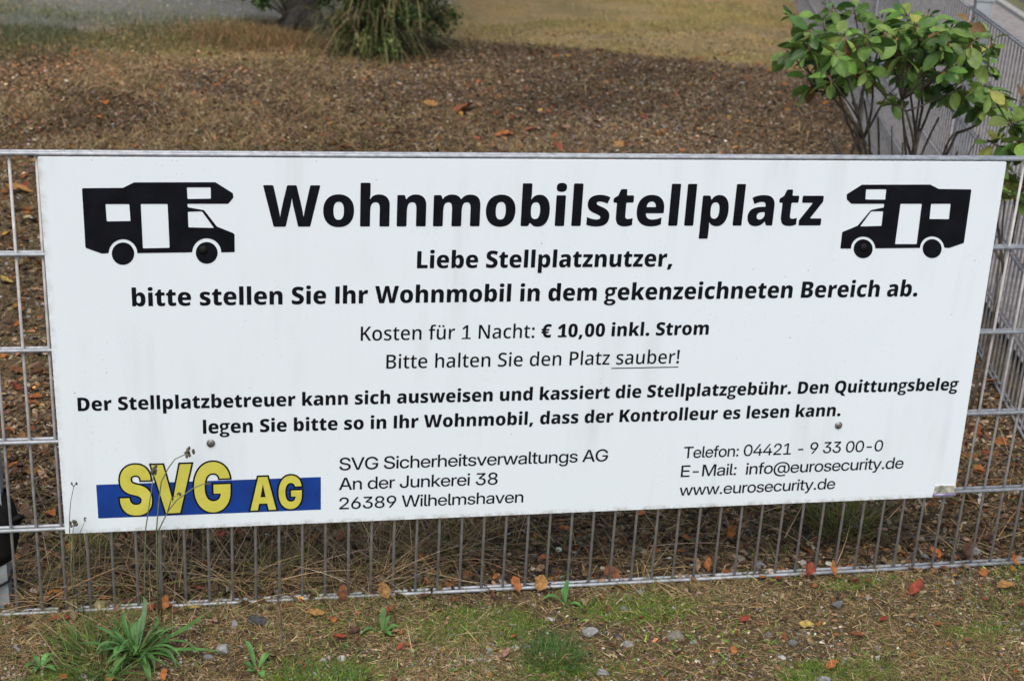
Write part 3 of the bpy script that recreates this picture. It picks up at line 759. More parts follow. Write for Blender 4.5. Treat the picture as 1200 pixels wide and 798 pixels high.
G_BOLD = (522, [_ell(238, 372, 212, 190), _ell(238, 372, 84, 92, True),
                [(300, 562), (520, 556), (520, 470), (390, 466)][::-1],
                [(100, 250), (62, 180), (50, 120), (66, 70), (120, 30), (190, 60), (158, 100), (160, 130), (200, 190)],
                _ell(252, -82, 244, 138), _ell(250, -86, 112, 48, True)])


def flatten(enc, steps=5):
    out = []
    for cs in enc.split('|'):
        pts = []
        for tok in cs.split():
            on = ',' in tok
            x, y = tok.split(',' if on else ';')
            pts.append((float(x), float(y), on))
        full = []
        for i, p in enumerate(pts):
            q = pts[(i + 1) % len(pts)]
            full.append(p)
            if not p[2] and not q[2]:
                full.append(((p[0] + q[0]) / 2, (p[1] + q[1]) / 2, True))
        k = next(i for i, p in enumerate(full) if p[2])
        full = full[k:] + full[:k]
        poly, i = [], 0
        while i < len(full):
            p = full[i]
            poly.append(p[:2])
            q = full[(i + 1) % len(full)]
            if not q[2]:
                r = full[(i + 2) % len(full)]
                for s in range(1, steps):
                    t = s / steps
                    poly.append(((1 - t) ** 2 * p[0] + 2 * t * (1 - t) * q[0] + t * t * r[0], (1 - t) ** 2 * p[1] + 2 * t * (1 - t) * q[1] + t * t * r[1]))
                i += 2
            else:
                i += 1
        out.append(poly)
    return out


def round_corners(poly, r):
    out, n = [], len(poly)
    for i in range(n):
        a, b, c = (Vector(poly[(i + k) % n]) for k in (-1, 0, 1))
        u, v = a - b, c - b
        if u.length < 1e-6 or v.length < 1e-6:
            out.append(tuple(b))
            continue
        turn = math.pi - u.angle(v)
        if turn < math.radians(40):
            out.append(tuple(b))
            continue
        d = min(r, u.length * 0.45, v.length * 0.45)
        p, q = b + u.normalized() * d, b + v.normalized() * d
        for k in range(4):
            t = k / 3
            w = p * (1 - t) ** 2 + b * (2 * t * (1 - t)) + q * t * t
            out.append((w.x, w.y))
    return out


def winding(polys, x, y):
    w = 0
    for poly in polys:
        n = len(poly)
        for i in range(n):
            (x0, y0), (x1, y1) = poly[i], poly[(i + 1) % n]
            if (y0 <= y) != (y1 <= y):
                t = x0 + (y - y0) / (y1 - y0) * (x1 - x0)
                if t > x:
                    w += 1 if y1 > y0 else -1
    return w


def fill(polys, evenodd=False):
    """triangulates outlines that may overlap: every triangle with a non-zero winding number is inside"""
    vs, es = [], []
    for poly in polys:
        clean = [p for i, p in enumerate(poly) if (Vector(p) - Vector(poly[i - 1])).length > 1e-5]
        b = len(vs)
        vs += [Vector(p) for p in clean]
        es += [(b + i, b + (i + 1) % len(clean)) for i in range(len(clean))]
    v, e, f, _, _, _ = delaunay_2d_cdt(vs, es, [], 0, 1e-6)
    tris = []
    for t in f:
        cx, cy = sum(v[i].x for i in t) / 3, sum(v[i].y for i in t) / 3
        w = winding(polys, cx, cy)
        if (w % 2 if evenodd else w):
            tris.append(tuple(t))
    return [(p.x, p.y) for p in v], tris


_CACHE = {}


def glyph(style, ch, r):
    key = (style, ch, r)
    if key not in _CACHE:
        if style == 'B' and ch == 'I':
            ga = GLYPHS[style]['l']
            q = flatten(ga[1])[0]
            xl, xr = min(p[0] for p in q), max(p[0] for p in q)
            adv, polys = ga[0], [[(xl, 0), (xl, 714), (xr, 714), (xr, 0)]]
        elif style == 'B' and ch == 'g':
            adv, polys = G_BOLD
        else:
            adv, enc = GLYPHS[style][ch]
            polys = flatten(enc) if enc.strip() else []
            if ch == '1' and style in 'RB':
                b = 100 if style == 'B' else 66
                polys.append([(60, 0), (60, b), (adv - 35, b), (adv - 35, 0)])
        if polys and r:
            polys = [round_corners(p, r) for p in polys]
        xs = [p[0] for q in polys for p in q] or [0, adv]
        _CACHE[key] = (adv, fill(polys) if polys else ([], []), min(xs), max(xs), polys)
    return _CACHE[key]


SIGN = (-0.04, -0.0172, 0.193)        # base of the sign: middle of its lower edge, front face
YV = -0.0005                           # the vinyl lies half a millimetre proud of the panel


def text_mesh(name, style, txt, a, b, yscale, mat, parent, r=0, y=YV, track=0):
    """sets one line of lettering so that it runs from a to b (world x, z of the ends of its baseline)"""
    adv, items = 0, []
    for ch in txt:
        g = glyph(style, ch, r)
        items.append((adv, g))
        adv += g[0] - track
    x0 = items[0][0] + items[0][1][2]
    x1 = items[-1][0] + items[-1][1][3]
    k = (b[0] - a[0]) / (x1 - x0)
    m = MB()
    for off, g in items:
        V, F = g[1]
        if F:
            m.add([(a[0] + (x + off - x0) * k - SIGN[0], y, a[1] + (b[1] - a[1]) * (x + off - x0) / (x1 - x0) + yy * k * yscale - SIGN[2]) for x, yy in V], F)
    return m.build(name, mat, parent)


sign = empty("information_sign", SIGN, "large white rectangular sign with black German lettering fixed to the mesh fence", "sign")
c4 = [(-1.0459, 0.9954), (0.9475, 0.9962), (0.9640, 0.1932), (-1.0409, 0.1932)]
m = MB()
loop = round_corners([(x - SIGN[0], z - SIGN[2]) for x, z in c4], 0.003)
n = len(loop)
V = [(x, 0.0, z) for x, z in loop] + [(x, 0.0038, z) for x, z in loop]
F = [tuple(range(n - 1, -1, -1)), tuple(range(n, 2 * n))] + [(i, (i + 1) % n, n + (i + 1) % n, n + i) for i in range(n)]
m.add(V, F)
m.build("panel", M_SIGN, sign)

LINES = [
    ("heading_lettering", 'B', "Wohnmobilstellplatz", (-0.6265, 0.8571), (0.5418, 0.8560)),
    ("notice_lettering", 'B', "Liebe Stellplatznutzer,", (-0.3198, 0.7681), (0.2215, 0.7670)),
    ("notice_lettering", 'B', "bitte stellen Sie Ihr Wohnmobil in dem gekenzeichneten Bereich ab.", (-0.8848, 0.6942), (0.7895, 0.6930)),
    ("notice_lettering", 'R', "Kosten f\u00fcr 1 Nacht:", (-0.4319, 0.6124), (-0.0665, 0.6118)),
    ("price_lettering", 'B', "\u20ac 10,00 inkl. Strom", (-0.0517, 0.6119), (0.3175, 0.6119)),
    ("notice_lettering", 'R', "Bitte halten Sie den Platz sauber!", (-0.3778, 0.5490), (0.2576, 0.5465)),
    ("notice_lettering", 'B', "Der Stellplatzbetreuer kann sich ausweisen und kassiert die Stellplatzgeb\u00fchr. Den Quittungsbeleg", (-1.0002, 0.4712), (0.9259, 0.4654)),
    ("notice_lettering", 'B', "legen Sie bitte so in Ihr Wohnmobil, dass der Kontrolleur es lesen kann.", (-0.7543, 0.4129), (0.6496, 0.4096)),
    ("address_lettering", 'A', "SVG Sicherheitsverwaltungs AG", (-0.4730, 0.3177), (0.1161, 0.3171)),
    ("address_lettering", 'A', "An der Junkerei 38", (-0.4737, 0.2711), (-0.1284, 0.2702)),
    ("address_lettering", 'A', "26389 Wilhelmshaven", (-0.4724, 0.2247), (-0.0688, 0.2237)),
    ("contact_lettering", 'A', "Telefon: 04421 - 9 33 00-0", (0.2897, 0.3177), (0.7650, 0.3182)),
    ("contact_lettering", 'A', "E-Mail:  info@eurosecurity.de", (0.2881, 0.2711), (0.8231, 0.2723)),
    ("contact_lettering", 'A', "www.eurosecurity.de", (0.2890, 0.2247), (0.6617, 0.2263)),
]
YS = {'B': 1.0, 'R': 1.0, 'A': 0.92}
for nm, st, tx, a, b in LINES:
    text_mesh(nm, st, tx, a, b, YS[st] * (1.09 if tx.startswith("Tele") else 1.0), M_BLACK_VINYL, sign, 22 if st == 'B' else (14 if st == 'R' else 0), track=42 if st == 'A' else (4 if st == 'B' else 0))
m = MB()
m.add([(0.1072 - SIGN[0], YV, 0.5393 - SIGN[2]), (0.2574 - SIGN[0], YV, 0.5389 - SIGN[2]), (0.2574 - SIGN[0], YV, 0.5368 - SIGN[2]), (0.1072 - SIGN[0], YV, 0.5372 - SIGN[2])], [(0, 3, 2, 1)])
m.build("underline", M_BLACK_VINYL, sign)

# the two camper pictograms: body outline, windows and door left white, two wheels
VAN_SHAPES = [
 [[(-0.9681,0.9332),(-0.9668,0.9351),(-0.8921,0.9358),(-0.8713,0.9467),(-0.7182,0.9474),(-0.6852,0.9255),(-0.6841,0.9167),(-0.6945,0.9040),(-0.7727,0.9041),(-0.7718,0.8971),(-0.7409,0.8914),(-0.7171,0.8580),(-0.6856,0.8444),(-0.6833,0.8415),(-0.6836,0.8053),(-0.7097,0.8048),(-0.7097,0.8049),(-0.7105,0.8114),(-0.7125,0.8176),(-0.7158,0.8231),(-0.7202,0.8277),(-0.7253,0.8311),(-0.7311,0.8333),(-0.7372,0.8340),(-0.7433,0.8334),(-0.7491,0.8313),(-0.7544,0.8279),(-0.7589,0.8234),(-0.7625,0.8179),(-0.7648,0.8118),(-0.7659,0.8053),(-0.8696,0.8044),(-0.8705,0.8044),(-0.8711,0.8108),(-0.8730,0.8169),(-0.8761,0.8223),(-0.8802,0.8267),(-0.8851,0.8301),(-0.8907,0.8322),(-0.8965,0.8329),(-0.9025,0.8323),(-0.9082,0.8302),(-0.9134,0.8269),(-0.9178,0.8225),(-0.9214,0.8172),(-0.9237,0.8112),(-0.9249,0.8048),(-0.9376,0.8039),(-0.9678,0.8159)],
  [(-0.9262,0.9035),(-0.8818,0.9035),(-0.8809,0.8696),(-0.9254,0.8691)],
  [(-0.8604,0.9038),(-0.8098,0.9038),(-0.8088,0.8149),(-0.8597,0.8142)],
  [(-0.7724,0.9370),(-0.7273,0.9371),(-0.7273,0.9145),(-0.7719,0.9138)],
  [(-0.7720,0.8883),(-0.7449,0.8889),(-0.7226,0.8551),(-0.7717,0.8566)],
  [(-0.8765,0.8035),(-0.8770,0.8094),(-0.8789,0.8150),(-0.8821,0.8198),(-0.8863,0.8235),(-0.8914,0.8258),(-0.8968,0.8266),(-0.9023,0.8258),(-0.9076,0.8236),(-0.9121,0.8200),(-0.9157,0.8152),(-0.9181,0.8097),(-0.9191,0.8038),(-0.9186,0.7978),(-0.9167,0.7922),(-0.9136,0.7874),(-0.9093,0.7837),(-0.9043,0.7813),(-0.8988,0.7805),(-0.8932,0.7812),(-0.8880,0.7835),(-0.8834,0.7872),(-0.8798,0.7919),(-0.8775,0.7975)],
  [(-0.7167,0.8039),(-0.7173,0.8098),(-0.7193,0.8153),(-0.7226,0.8200),(-0.7269,0.8236),(-0.7319,0.8258),(-0.7373,0.8266),(-0.7428,0.8259),(-0.7479,0.8237),(-0.7524,0.8201),(-0.7559,0.8155),(-0.7581,0.8101),(-0.7590,0.8042),(-0.7584,0.7984),(-0.7564,0.7929),(-0.7532,0.7881),(-0.7489,0.7845),(-0.7439,0.7822),(-0.7384,0.7814),(-0.7329,0.7821),(-0.7277,0.7843),(-0.7232,0.7879),(-0.7198,0.7926),(-0.7175,0.7980)]],
 [[(0.8764,0.9334),(0.8746,0.9355),(0.8002,0.9364),(0.7787,0.9460),(0.6227,0.9453),(0.5911,0.9241),(0.5934,0.9131),(0.6047,0.9035),(0.6796,0.9035),(0.6801,0.8955),(0.6513,0.8897),(0.6260,0.8550),(0.5930,0.8412),(0.5940,0.8041),(0.6191,0.8039),(0.6183,0.8045),(0.6183,0.8105),(0.6197,0.8161),(0.6224,0.8211),(0.6262,0.8252),(0.6309,0.8283),(0.6365,0.8302),(0.6425,0.8308),(0.6487,0.8301),(0.6548,0.8282),(0.6605,0.8250),(0.6656,0.8208),(0.6697,0.8158),(0.6728,0.8101),(0.6745,0.8041),(0.7786,0.8043),(0.7783,0.8038),(0.7782,0.8098),(0.7795,0.8154),(0.7820,0.8204),(0.7857,0.8246),(0.7905,0.8277),(0.7959,0.8297),(0.8020,0.8304),(0.8082,0.8298),(0.8144,0.8280),(0.8203,0.8250),(0.8256,0.8209),(0.8300,0.8159),(0.8333,0.8104),(0.8354,0.8044),(0.8467,0.8038),(0.8798,0.8151)],
  [(0.7877,0.9034),(0.8331,0.9034),(0.8351,0.8691),(0.7897,0.8696)],
  [(0.7172,0.9035),(0.7663,0.9035),(0.7691,0.8132),(0.7188,0.8135)],
  [(0.6337,0.9354),(0.6796,0.9355),(0.6806,0.9128),(0.6353,0.9131)],
  [(0.6524,0.8869),(0.6800,0.8869),(0.6810,0.8545),(0.6323,0.8536)],
  [(0.6686,0.8032),(0.6670,0.8088),(0.6640,0.8140),(0.6598,0.8185),(0.6548,0.8219),(0.6491,0.8241),(0.6434,0.8249),(0.6378,0.8242),(0.6328,0.8221),(0.6288,0.8187),(0.6259,0.8142),(0.6245,0.8091),(0.6246,0.8035),(0.6261,0.7979),(0.6291,0.7927),(0.6332,0.7882),(0.6383,0.7848),(0.6439,0.7825),(0.6497,0.7818),(0.6553,0.7825),(0.6603,0.7846),(0.6644,0.7880),(0.6672,0.7924),(0.6686,0.7976)],
  [(0.8296,0.8025),(0.8279,0.8082),(0.8247,0.8134),(0.8204,0.8179),(0.8152,0.8214),(0.8094,0.8236),(0.8035,0.8244),(0.7978,0.8237),(0.7928,0.8215),(0.7887,0.8181),(0.7859,0.8137),(0.7845,0.8084),(0.7847,0.8028),(0.7864,0.7972),(0.7895,0.7919),(0.7938,0.7874),(0.7990,0.7839),(0.8048,0.7816),(0.8108,0.7809),(0.8165,0.7816),(0.8215,0.7837),(0.8256,0.7871),(0.8284,0.7916),(0.8298,0.7969)]],
]

for shapes in VAN_SHAPES:
    polys = [round_corners(p, 0.0018) if i < 5 else p for i, p in enumerate(shapes)]
    V, F = fill(polys, True)
    m = MB()
    m.add([(x - SIGN[0], YV, z - SIGN[2]) for x, z in V], F)
    m.build("camper_pictogram", M_BLACK_VINYL, sign)

# the logo: a blue bar, letters in yellow with a black outline
m = MB()
m.add([(x - SIGN[0], -0.0003, z - SIGN[2]) for x, z in ((-0.9731, 0.3042), (-0.5119, 0.3037), (-0.5116, 0.2259), (-0.9725, 0.2262))], [(3, 2, 1, 0)])
logo = m.build("logo_bar", M_BLUE, sign)


def offset(poly, d):
    out, n = [], len(poly)
    for i in range(n):
        a, b, c = (Vector(poly[(i + k) % n]) for k in (-1, 0, 1))
        u, v = (b - a), (c - b)
        if u.length < 1e-9 or v.length < 1e-9:
            continue
        u.normalize(); v.normalize()
        nu, nv = Vector((u.y, -u.x)), Vector((v.y, -v.x))
        s = nu + nv
        k = min(2.2, 2 / max(s.length_squared, 1e-3))
        q = b + s * k * d
        out.append((q.x, q.y))
    return out


OUTL = 0.0034
lo, ly = MB(), MB()
for i, (ch, l, r, tz, bz) in enumerate((('S', -0.9304, -0.8589, 0.3513, 0.2265), ('V', -0.8650, -0.7762, 0.3489, 0.2287), ('G', -0.7791, -0.6975, 0.3517, 0.2269),
                                        ('A', -0.6638, -0.6027, 0.3129, 0.2273), ('G', -0.6044, -0.5486, 0.3141, 0.2274))):
    l, r, tz, bz = l + OUTL, r - OUTL, tz - OUTL, bz + OUTL
    polys = flatten(GLYPHS['K'][ch][1], 7)
    xs = [p[0] for q in polys for p in q]
    zs = [p[1] for q in polys for p in q]
    P = [[(l + (x - min(xs)) / (max(xs) - min(xs)) * (r - l) - SIGN[0], bz + (z - min(zs)) / (max(zs) - min(zs)) * (tz - bz) - SIGN[2]) for x, z in q] for q in polys]
    area = sum(p[0] * q[1] - q[0] * p[1] for p, q in zip(P[0], P[0][1:] + P[0][:1]))
    sgn = 1 if area > 0 else -1
    V, F = fill([offset(q, OUTL * sgn) for q in P])
    lo.add([(x, -0.0006 - 0.0001 * i, z) for x, z in V], F)
    V, F = fill([offset(q, -0.0002 * sgn) for q in P])
    ly.add([(x, -0.0012 - 0.0001 * i, z) for x, z in V], F)
lo.build("letter_outline", M_BLACK_VINYL, logo)
ly.build("logo_letters", M_YELLOW, logo)

for (x, z), mm in zip([(-0.7392, 0.3910), (0.6485, 0.3871), (-0.7447, 0.8101), (0.6482, 0.8065)], (0, 0, 1, 1)):
    m = MB()
    prof = [(0.0088, 0.0), (0.0086, -0.0012), (0.0058, -0.0015), (0.0054, -0.0030), (0.0044, -0.0036), (0.0001, -0.0037)]
    V, F = [], []
    for r, y in prof:
        for k in range(20):
            a = 2 * math.pi * k / 20
            V.append((x - SIGN[0] + r * math.cos(a), y - 0.0008, z - SIGN[2] + r * math.sin(a)))
    for i in range(len(prof) - 1):
        for k in range(20):
            F.append((i * 20 + k, (i + 1) * 20 + k, (i + 1) * 20 + (k + 1) % 20, i * 20 + (k + 1) % 20))
    m.add(V, F)
    m.build("bolt", M_RUBBER if mm else M_BOLT, sign, True)

# weathered metal plate clipped over the lower corner of the sign
M_PLATE = noisy_mat("weathered_plate", (0.20, 0.22, 0.17), (0.62, 0.62, 0.50), 75, 0.5, 0.3, 0.001, 0.2, 0.38, 0.6)
M_PLATE_LIP = noisy_mat("plate_lip", (0.16, 0.14, 0.24), (0.33, 0.30, 0.42), 60, 0.5, 0.2, 0.001, 0.3)
m = MB()
q = [(0.9108, 0.2060), (0.9655, 0.2055), (0.9640, 0.2225), (0.9118, 0.2245)]
V = [(x - SIGN[0], y, z - SIGN[2]) for y in (-0.0028, -0.0004) for x, z in q]
m.add(V, [(0, 1, 2, 3), (7, 6, 5, 4), (0, 4, 5, 1), (1, 5, 6, 2), (2, 6, 7, 3), (3, 7, 4, 0)])
pl = m.build("corner_plate", M_PLATE, sign)
m = MB()
m.tube([(0.9100 - SIGN[0], -0.002, 0.2005 - SIGN[2]), (0.9660 - SIGN[0], -0.002, 0.2002 - SIGN[2])], 0.0042, 8)
m.build("plate_lip", M_PLATE_LIP, pl, True)

# ------------------------------------------------------------------ stuff on the ground
def tmpl_blade(n=4, bend=0.35, taper=0.75):
    """a strip 1 long (z), 1 wide (x), bending towards +y"""
    V, F = [], []
    for i in range(n + 1):
        t = i / n
        w = 0.5 * (1 - taper * t ** 1.5)
        V += [(-w, bend * t * t, t), (w, bend * t * t, t)]
    for i in range(n):
        F.append((2 * i, 2 * i + 1, 2 * i + 3, 2 * i + 2))
    return np.array(V, float), np.array(F)


def tmpl_chip():
    V = [(-.5, -.32, .0), (-.18, -.5, .12), (.5, -.22, .0), (.42, .38, .1), (0, .5, .16), (-.46, .3, .05), (0, 0, .22)]
    return np.array(V, float), np.array([(0, 1, 6), (1, 2, 6), (2, 3, 6), (3, 4, 6), (4, 5, 6), (5, 0, 6)])


def ico(sub=1):
    t = (1 + 5 ** .5) / 2
    V = [Vector(v).normalized() for v in ((-1, t, 0), (1, t, 0), (-1, -t, 0), (1, -t, 0), (0, -1, t), (0, 1, t), (0, -1, -t), (0, 1, -t), (t, 0, -1), (t, 0, 1), (-t, 0, -1), (-t, 0, 1))]
    F = [(0, 11, 5), (0, 5, 1), (0, 1, 7), (0, 7, 10), (0, 10, 11), (1, 5, 9), (5, 11, 4), (11, 10, 2), (10, 7, 6), (7, 1, 8), (3, 9, 4), (3, 4, 2), (3, 2, 6), (3, 6, 8), (3, 8, 9), (4, 9, 5), (2, 4, 11), (6, 2, 10), (8, 6, 7), (9, 8, 1)]
    for _ in range(sub):
        mid, F2 = {}, []

        def mp(a, b):
            k = (min(a, b), max(a, b))
            if k not in mid:
                V.append(((V[a] + V[b]) / 2).normalized())
                mid[k] = len(V) - 1
            return mid[k]
        for a, b, c in F:
            x, y, z = mp(a, b), mp(b, c), mp(c, a)
            F2 += [(a, x, z), (b, y, x), (c, z, y), (x, y, z)]
        F = F2
    return np.array([tuple(v) for v in V]), np.array(F)


def rock_template(sub, seed, amp=0.22):
    V, F = ico(sub)
    r = np.random.default_rng(seed)
    for _ in range(9):                       # chop with random planes: flat broken faces
        n = r.normal(size=3)
        n /= np.linalg.norm(n)
        d = V @ n
        lim = r.uniform(0.42, 0.8)
        V = V - np.maximum(d - lim, 0)[:, None] * n
    V *= 1 + amp * (r.random((len(V), 1)) - 0.5) * 0.4
    return V, F


def on_ground(x, y, dz=0.0):
    return np.stack([x, y, height(x, y) + dz], -1)


def in_wedge(x, y, pad=0.25):
    """roughly what lies inside the view, with a margin"""
    dx, dy = x - CAM_POS[0], y - CAM_POS[1]
    a = np.arctan2(dx, dy)
    ok = (a > YAW - 0.36 - pad * 0.4) & (a < YAW + 0.375 + pad * 0.4)
    d = (SF_0.x + y * math.tan(SF_A)) - x          # keep to this side of the receding fence
    return ok & (d > 0.02)


def sample(n, x0, x1, y0, y1, wfun=None):
    x, y = RNG.uniform(x0, x1, n), RNG.uniform(y0, y1, n)
    k = in_wedge(x, y)
    if wfun is not None:
        k &= RNG.random(n) < wfun(x, y)
    return x[k], y[k]


CHIPS = [(5, (0.062, 0.042, 0.028)), (4, (0.108, 0.074, 0.046)), (3, (0.17, 0.118, 0.068)), (1.4, (0.17, 0.078, 0.036)), (1.4, (0.26, 0.20, 0.135)), (1.6, (0.030, 0.024, 0.020)), (0.22, (0.28, 0.115, 0.035)), (0.5, (0.34, 0.31, 0.27))]
STRAWS = [(4, (0.29, 0.20, 0.098)), (3, (0.195, 0.132, 0.062)), (2.2, (0.42, 0.315, 0.18)), (2.0, (0.11, 0.078, 0.04)), (1.4, (0.15, 0.155, 0.045))]
GREENS = [(3, (0.09, 0.17, 0.025)), (2, (0.13, 0.22, 0.035)), (1.8, (0.18, 0.22, 0.045)), (1, (0.06, 0.11, 0.02))]
PEBBLES = [(3, (0.22, 0.215, 0.205)), (2, (0.30, 0.295, 0.28)), (2, (0.15, 0.145, 0.14)), (1.5, (0.26, 0.215, 0.175)), (0.35, (0.48, 0.47, 0.45)), (1, (0.09, 0.085, 0.08))]


def chips(x, y, s0, s1, pal=CHIPS, lift=0.004, tiltsd=0.35):
    n = len(x)
    T, F = tmpl_chip()
    s = s0 * (s1 / s0) ** (RNG.random(n) ** 1.6)
    S = np.stack([s * RNG.uniform(.8, 1.6, n), s * RNG.uniform(.35, 1.0, n), s * RNG.uniform(.2, 1.2, n)], -1)
    R = rot_z(RNG.uniform(0, 6.283, n)) @ rot_x(RNG.normal(0, tiltsd, n)) @ rot_y(RNG.normal(0, tiltsd, n))
    c = pick(pal, n)
    p = fbm(x + 5, y - 3, 1.1, 4)[:, None]                     # damp dark patches, pale dry ones
    c = c * (0.62 + 0.85 * smooth(0.30, 0.70, p)) * np.array([[1.0, 0.98, 0.93]])
    g = (smooth(1.4, -1.4, x + 2.2 * (fbm(x, y, 0.9, 3) - 0.5)) * smooth(2.5, 4.0, y))[:, None]
    c = c * (1 + g * np.array([[0.26, 0.14, -0.03]])) 
    return scatter(T, F, on_ground(x, y, RNG.uniform(0, 1, n) * lift), R, S, c)


def straws(x, y, l0, l1, w, pal=STRAWS, lay=1.35, laysd=0.16, lift=0.006, bend=0.35, seg=3):
    """lay: how far each blade leans from upright (radians)"""
    n = len(x)
    T, F = tmpl_blade(seg, bend)
    ln = RNG.uniform(l0, l1, n)
    S = np.stack([w * RNG.uniform(.6, 1.4, n), ln * RNG.uniform(.2, 1.3, n), ln], -1)
    R = rot_z(RNG.uniform(0, 6.283, n)) @ rot_x(-np.clip(RNG.normal(lay, laysd, n), -0.2, 1.62)) @ rot_z(RNG.normal(0, 0.5, n))
    return scatter(T, F, on_ground(x, y, RNG.uniform(0, 1, n) * lift), R, S, pick(pal, n, 0.22))


def pebbles(x, y, s0, s1, pal=PEBBLES, sub=1, sink=0.25):
    parts, n = [], len(x)
    which = RNG.integers(0, 5, n)
    for k in range(5):
        i = which == k
        m_ = int(i.sum())
        if not m_:
            continue
        T, F = rock_template(sub, 40 + k)
        s = s0 * (s1 / s0) ** (RNG.random(m_) ** 2.2) * 0.5
        S = np.stack([s * RNG.uniform(.9, 1.4, m_), s * RNG.uniform(.8, 1.1, m_), s * RNG.uniform(.5, .9, m_)], -1)
        R = rot_z(RNG.uniform(0, 6.283, m_)) @ rot_x(RNG.normal(0, .25, m_))
        p = on_ground(x[i], y[i])
        p[:, 2] += S[:, 2] * (1 - 2 * sink)
        parts.append(scatter(T, F, p, R, S, pick(pal, m_, 0.2)))
    return merge(parts)


def not_road(x, y):
    return 1 - z_road(x, y)


# --- mulch and leaf fragments
parts = []
x, y = sample(52000, -1.5, 1.5, -0.62, 0.0, lambda x, y: 0.55 * (1 - 0.7 * z_moss(x, y)) * (0.4 + 0.9 * fbm(x, y, 5, 3)))
parts.append(chips(x, y, 0.003, 0.011))
x, y = sample(90000, -1.6, 1.9, 0.0, 1.3)
parts.append(chips(x, y, 0.004, 0.022, lift=0.010))
x, y = sample(40000, -2.0, 3.0, 1.3, 4.0)
parts.append(chips(x, y, 0.006, 0.030, lift=0.010))
x, y = sample(330000, -2.6, 4.6, 4.0, 8.2, lambda x, y: (1 - (0.93 - 0.4 * smooth(0.6, 0.2, x)) * z_straw(x, y)) * not_road(x, y))
v, f, c = chips(x, y, 0.0045, 0.019, lift=0.014)
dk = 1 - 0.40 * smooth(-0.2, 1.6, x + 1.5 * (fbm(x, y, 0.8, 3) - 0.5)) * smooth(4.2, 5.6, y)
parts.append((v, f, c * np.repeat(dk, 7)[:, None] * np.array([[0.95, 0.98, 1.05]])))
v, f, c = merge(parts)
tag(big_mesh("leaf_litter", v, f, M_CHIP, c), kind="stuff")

# --- gravel
parts = []
x, y = sample(26000, -1.5, 1.5, -0.62, 0.02, lambda x, y: 0.25 + 0.9 * smooth(0.45, 0.7, fbm(x, y, 6, 3)))
parts.append(pebbles(x, y, 0.002, 0.010, sink=0.4))
x, y = sample(9000, -0.7, 0.5, -0.55, -0.04, lambda x, y: np.maximum(np.exp(-(((x + 0.19) / 0.12) ** 2 + ((y + 0.26) / 0.09) ** 2)), 0.5 * np.exp(-(((x - 0.9) / 0.3) ** 2 + ((y + 0.1) / 0.1) ** 2))))
parts.append(pebbles(x, y, 0.003, 0.012, [(3, (0.24, 0.235, 0.225)), (2, (0.34, 0.33, 0.315)), (1, (0.15, 0.145, 0.14))], sink=0.3))
x, y = sample(2500, -1.6, 2.0, 0.02, 1.5)
parts.append(pebbles(x, y, 0.004, 0.02))
x, y = sample(32000, -2.6, 4.4, 1.5, 8.0, lambda x, y: (1 - 0.8 * z_straw(x, y)) * (0.15 + 0.85 * smooth(0.35, 0.65, fbm(x, y, 1.3, 3))))
parts.append(pebbles(x, y, 0.006, 0.022, sink=0.35))
x, y = sample(9000, -3.0, 4.6, 6.5, 11.5, lambda x, y: z_road(x, y))
parts.append(pebbles(x, y, 0.006, 0.025, [(3, (0.30, 0.29, 0.27)), (2, (0.22, 0.215, 0.20)), (1, (0.40, 0.39, 0.37))]))
v, f, c = merge(parts)
tag(big_mesh("gravel", v, f, M_GRAVEL, c), kind="stuff")

# --- dry grass
parts = []
x, y = sample(95000, -1.5, 1.5, -0.62, 0.0, lambda x, y: (1 - 0.5 * z_moss(x, y)) * (0.3 + 1.0 * smooth(0.35, 0.62, fbm(x, y, 4, 3))))
parts.append(straws(x, y, 0.008, 0.035, 0.0011))
x, y = sample(5000, -1.5, 1.5, -0.62, 0.0, lambda x, y: smooth(0.45, 0.65, fbm(x, y, 4, 3)))
parts.append(straws(x, y, 0.03, 0.075, 0.0012, lay=1.25, laysd=0.3))
# long dead stalks lying in tangles behind the fence, thickest at its left half
x, y = sample(4200, -1.25, 0.25, 0.012, 0.36, lambda x, y: smooth(0.38, 0.62, fbm(x, y, 4, 2)))
parts.append(straws(x, y, 0.07, 0.24, 0.0016, lay=1.15, laysd=0.4, bend=0.5, seg=4))
x, y = sample(1300, 0.1, 1.6, 0.02, 1.2)
parts.append(straws(x, y, 0.07, 0.22, 0.0017, lay=1.38, laysd=0.2, bend=0.3, seg=4, lift=0.02))
x, y = sample(16000, -1.6, 1.9, 0.0, 1.3)
parts.append(straws(x, y, 0.02, 0.07, 0.0013, lay=1.35))
x, y = sample(26000, -2.2, 3.2, 1.3, 4.4)
parts.append(straws(x, y, 0.02, 0.08, 0.0018, lay=1.3))
# grassy mulch at the far left of the lot, sparse elsewhere
x, y = sample(200000, -2.6, 4.4, 4.0, 7.6, lambda x, y: (1 - z_straw(x, y)) * smooth(0.3, 0.62, fbm(x + 9, y, 2.2, 3)) * (0.22 + 0.78 * smooth(1.6, -1.2, x + 2.4 * (fbm(x, y, 1.2, 3) - 0.5))))
parts.append(straws(x, y, 0.02, 0.08, 0.0022, lay=1.1, laysd=0.35))
x, y = sample(190000, -2.6, 5.0, 5.8, 11.2, lambda x, y: z_straw(x, y) * (1 - 0.75 * z_road(x, y)) * (0.08 + 0.92 * smooth(0.32, 0.62, fbm(x, y * 1.7, 1.5, 4))))
v, f, c = straws(x, y, 0.015, 0.06, 0.0026, [(4, (0.37, 0.26, 0.125)), (3, (0.27, 0.185, 0.085)), (2, (0.44, 0.345, 0.19)), (1.4, (0.20, 0.18, 0.065))], lay=1.1, laysd=0.35)
hue = smooth(0.40, 0.62, fbm(x + 31, y * 2.0, 1.1, 3))[:, None]       # olive patches among the tan ones
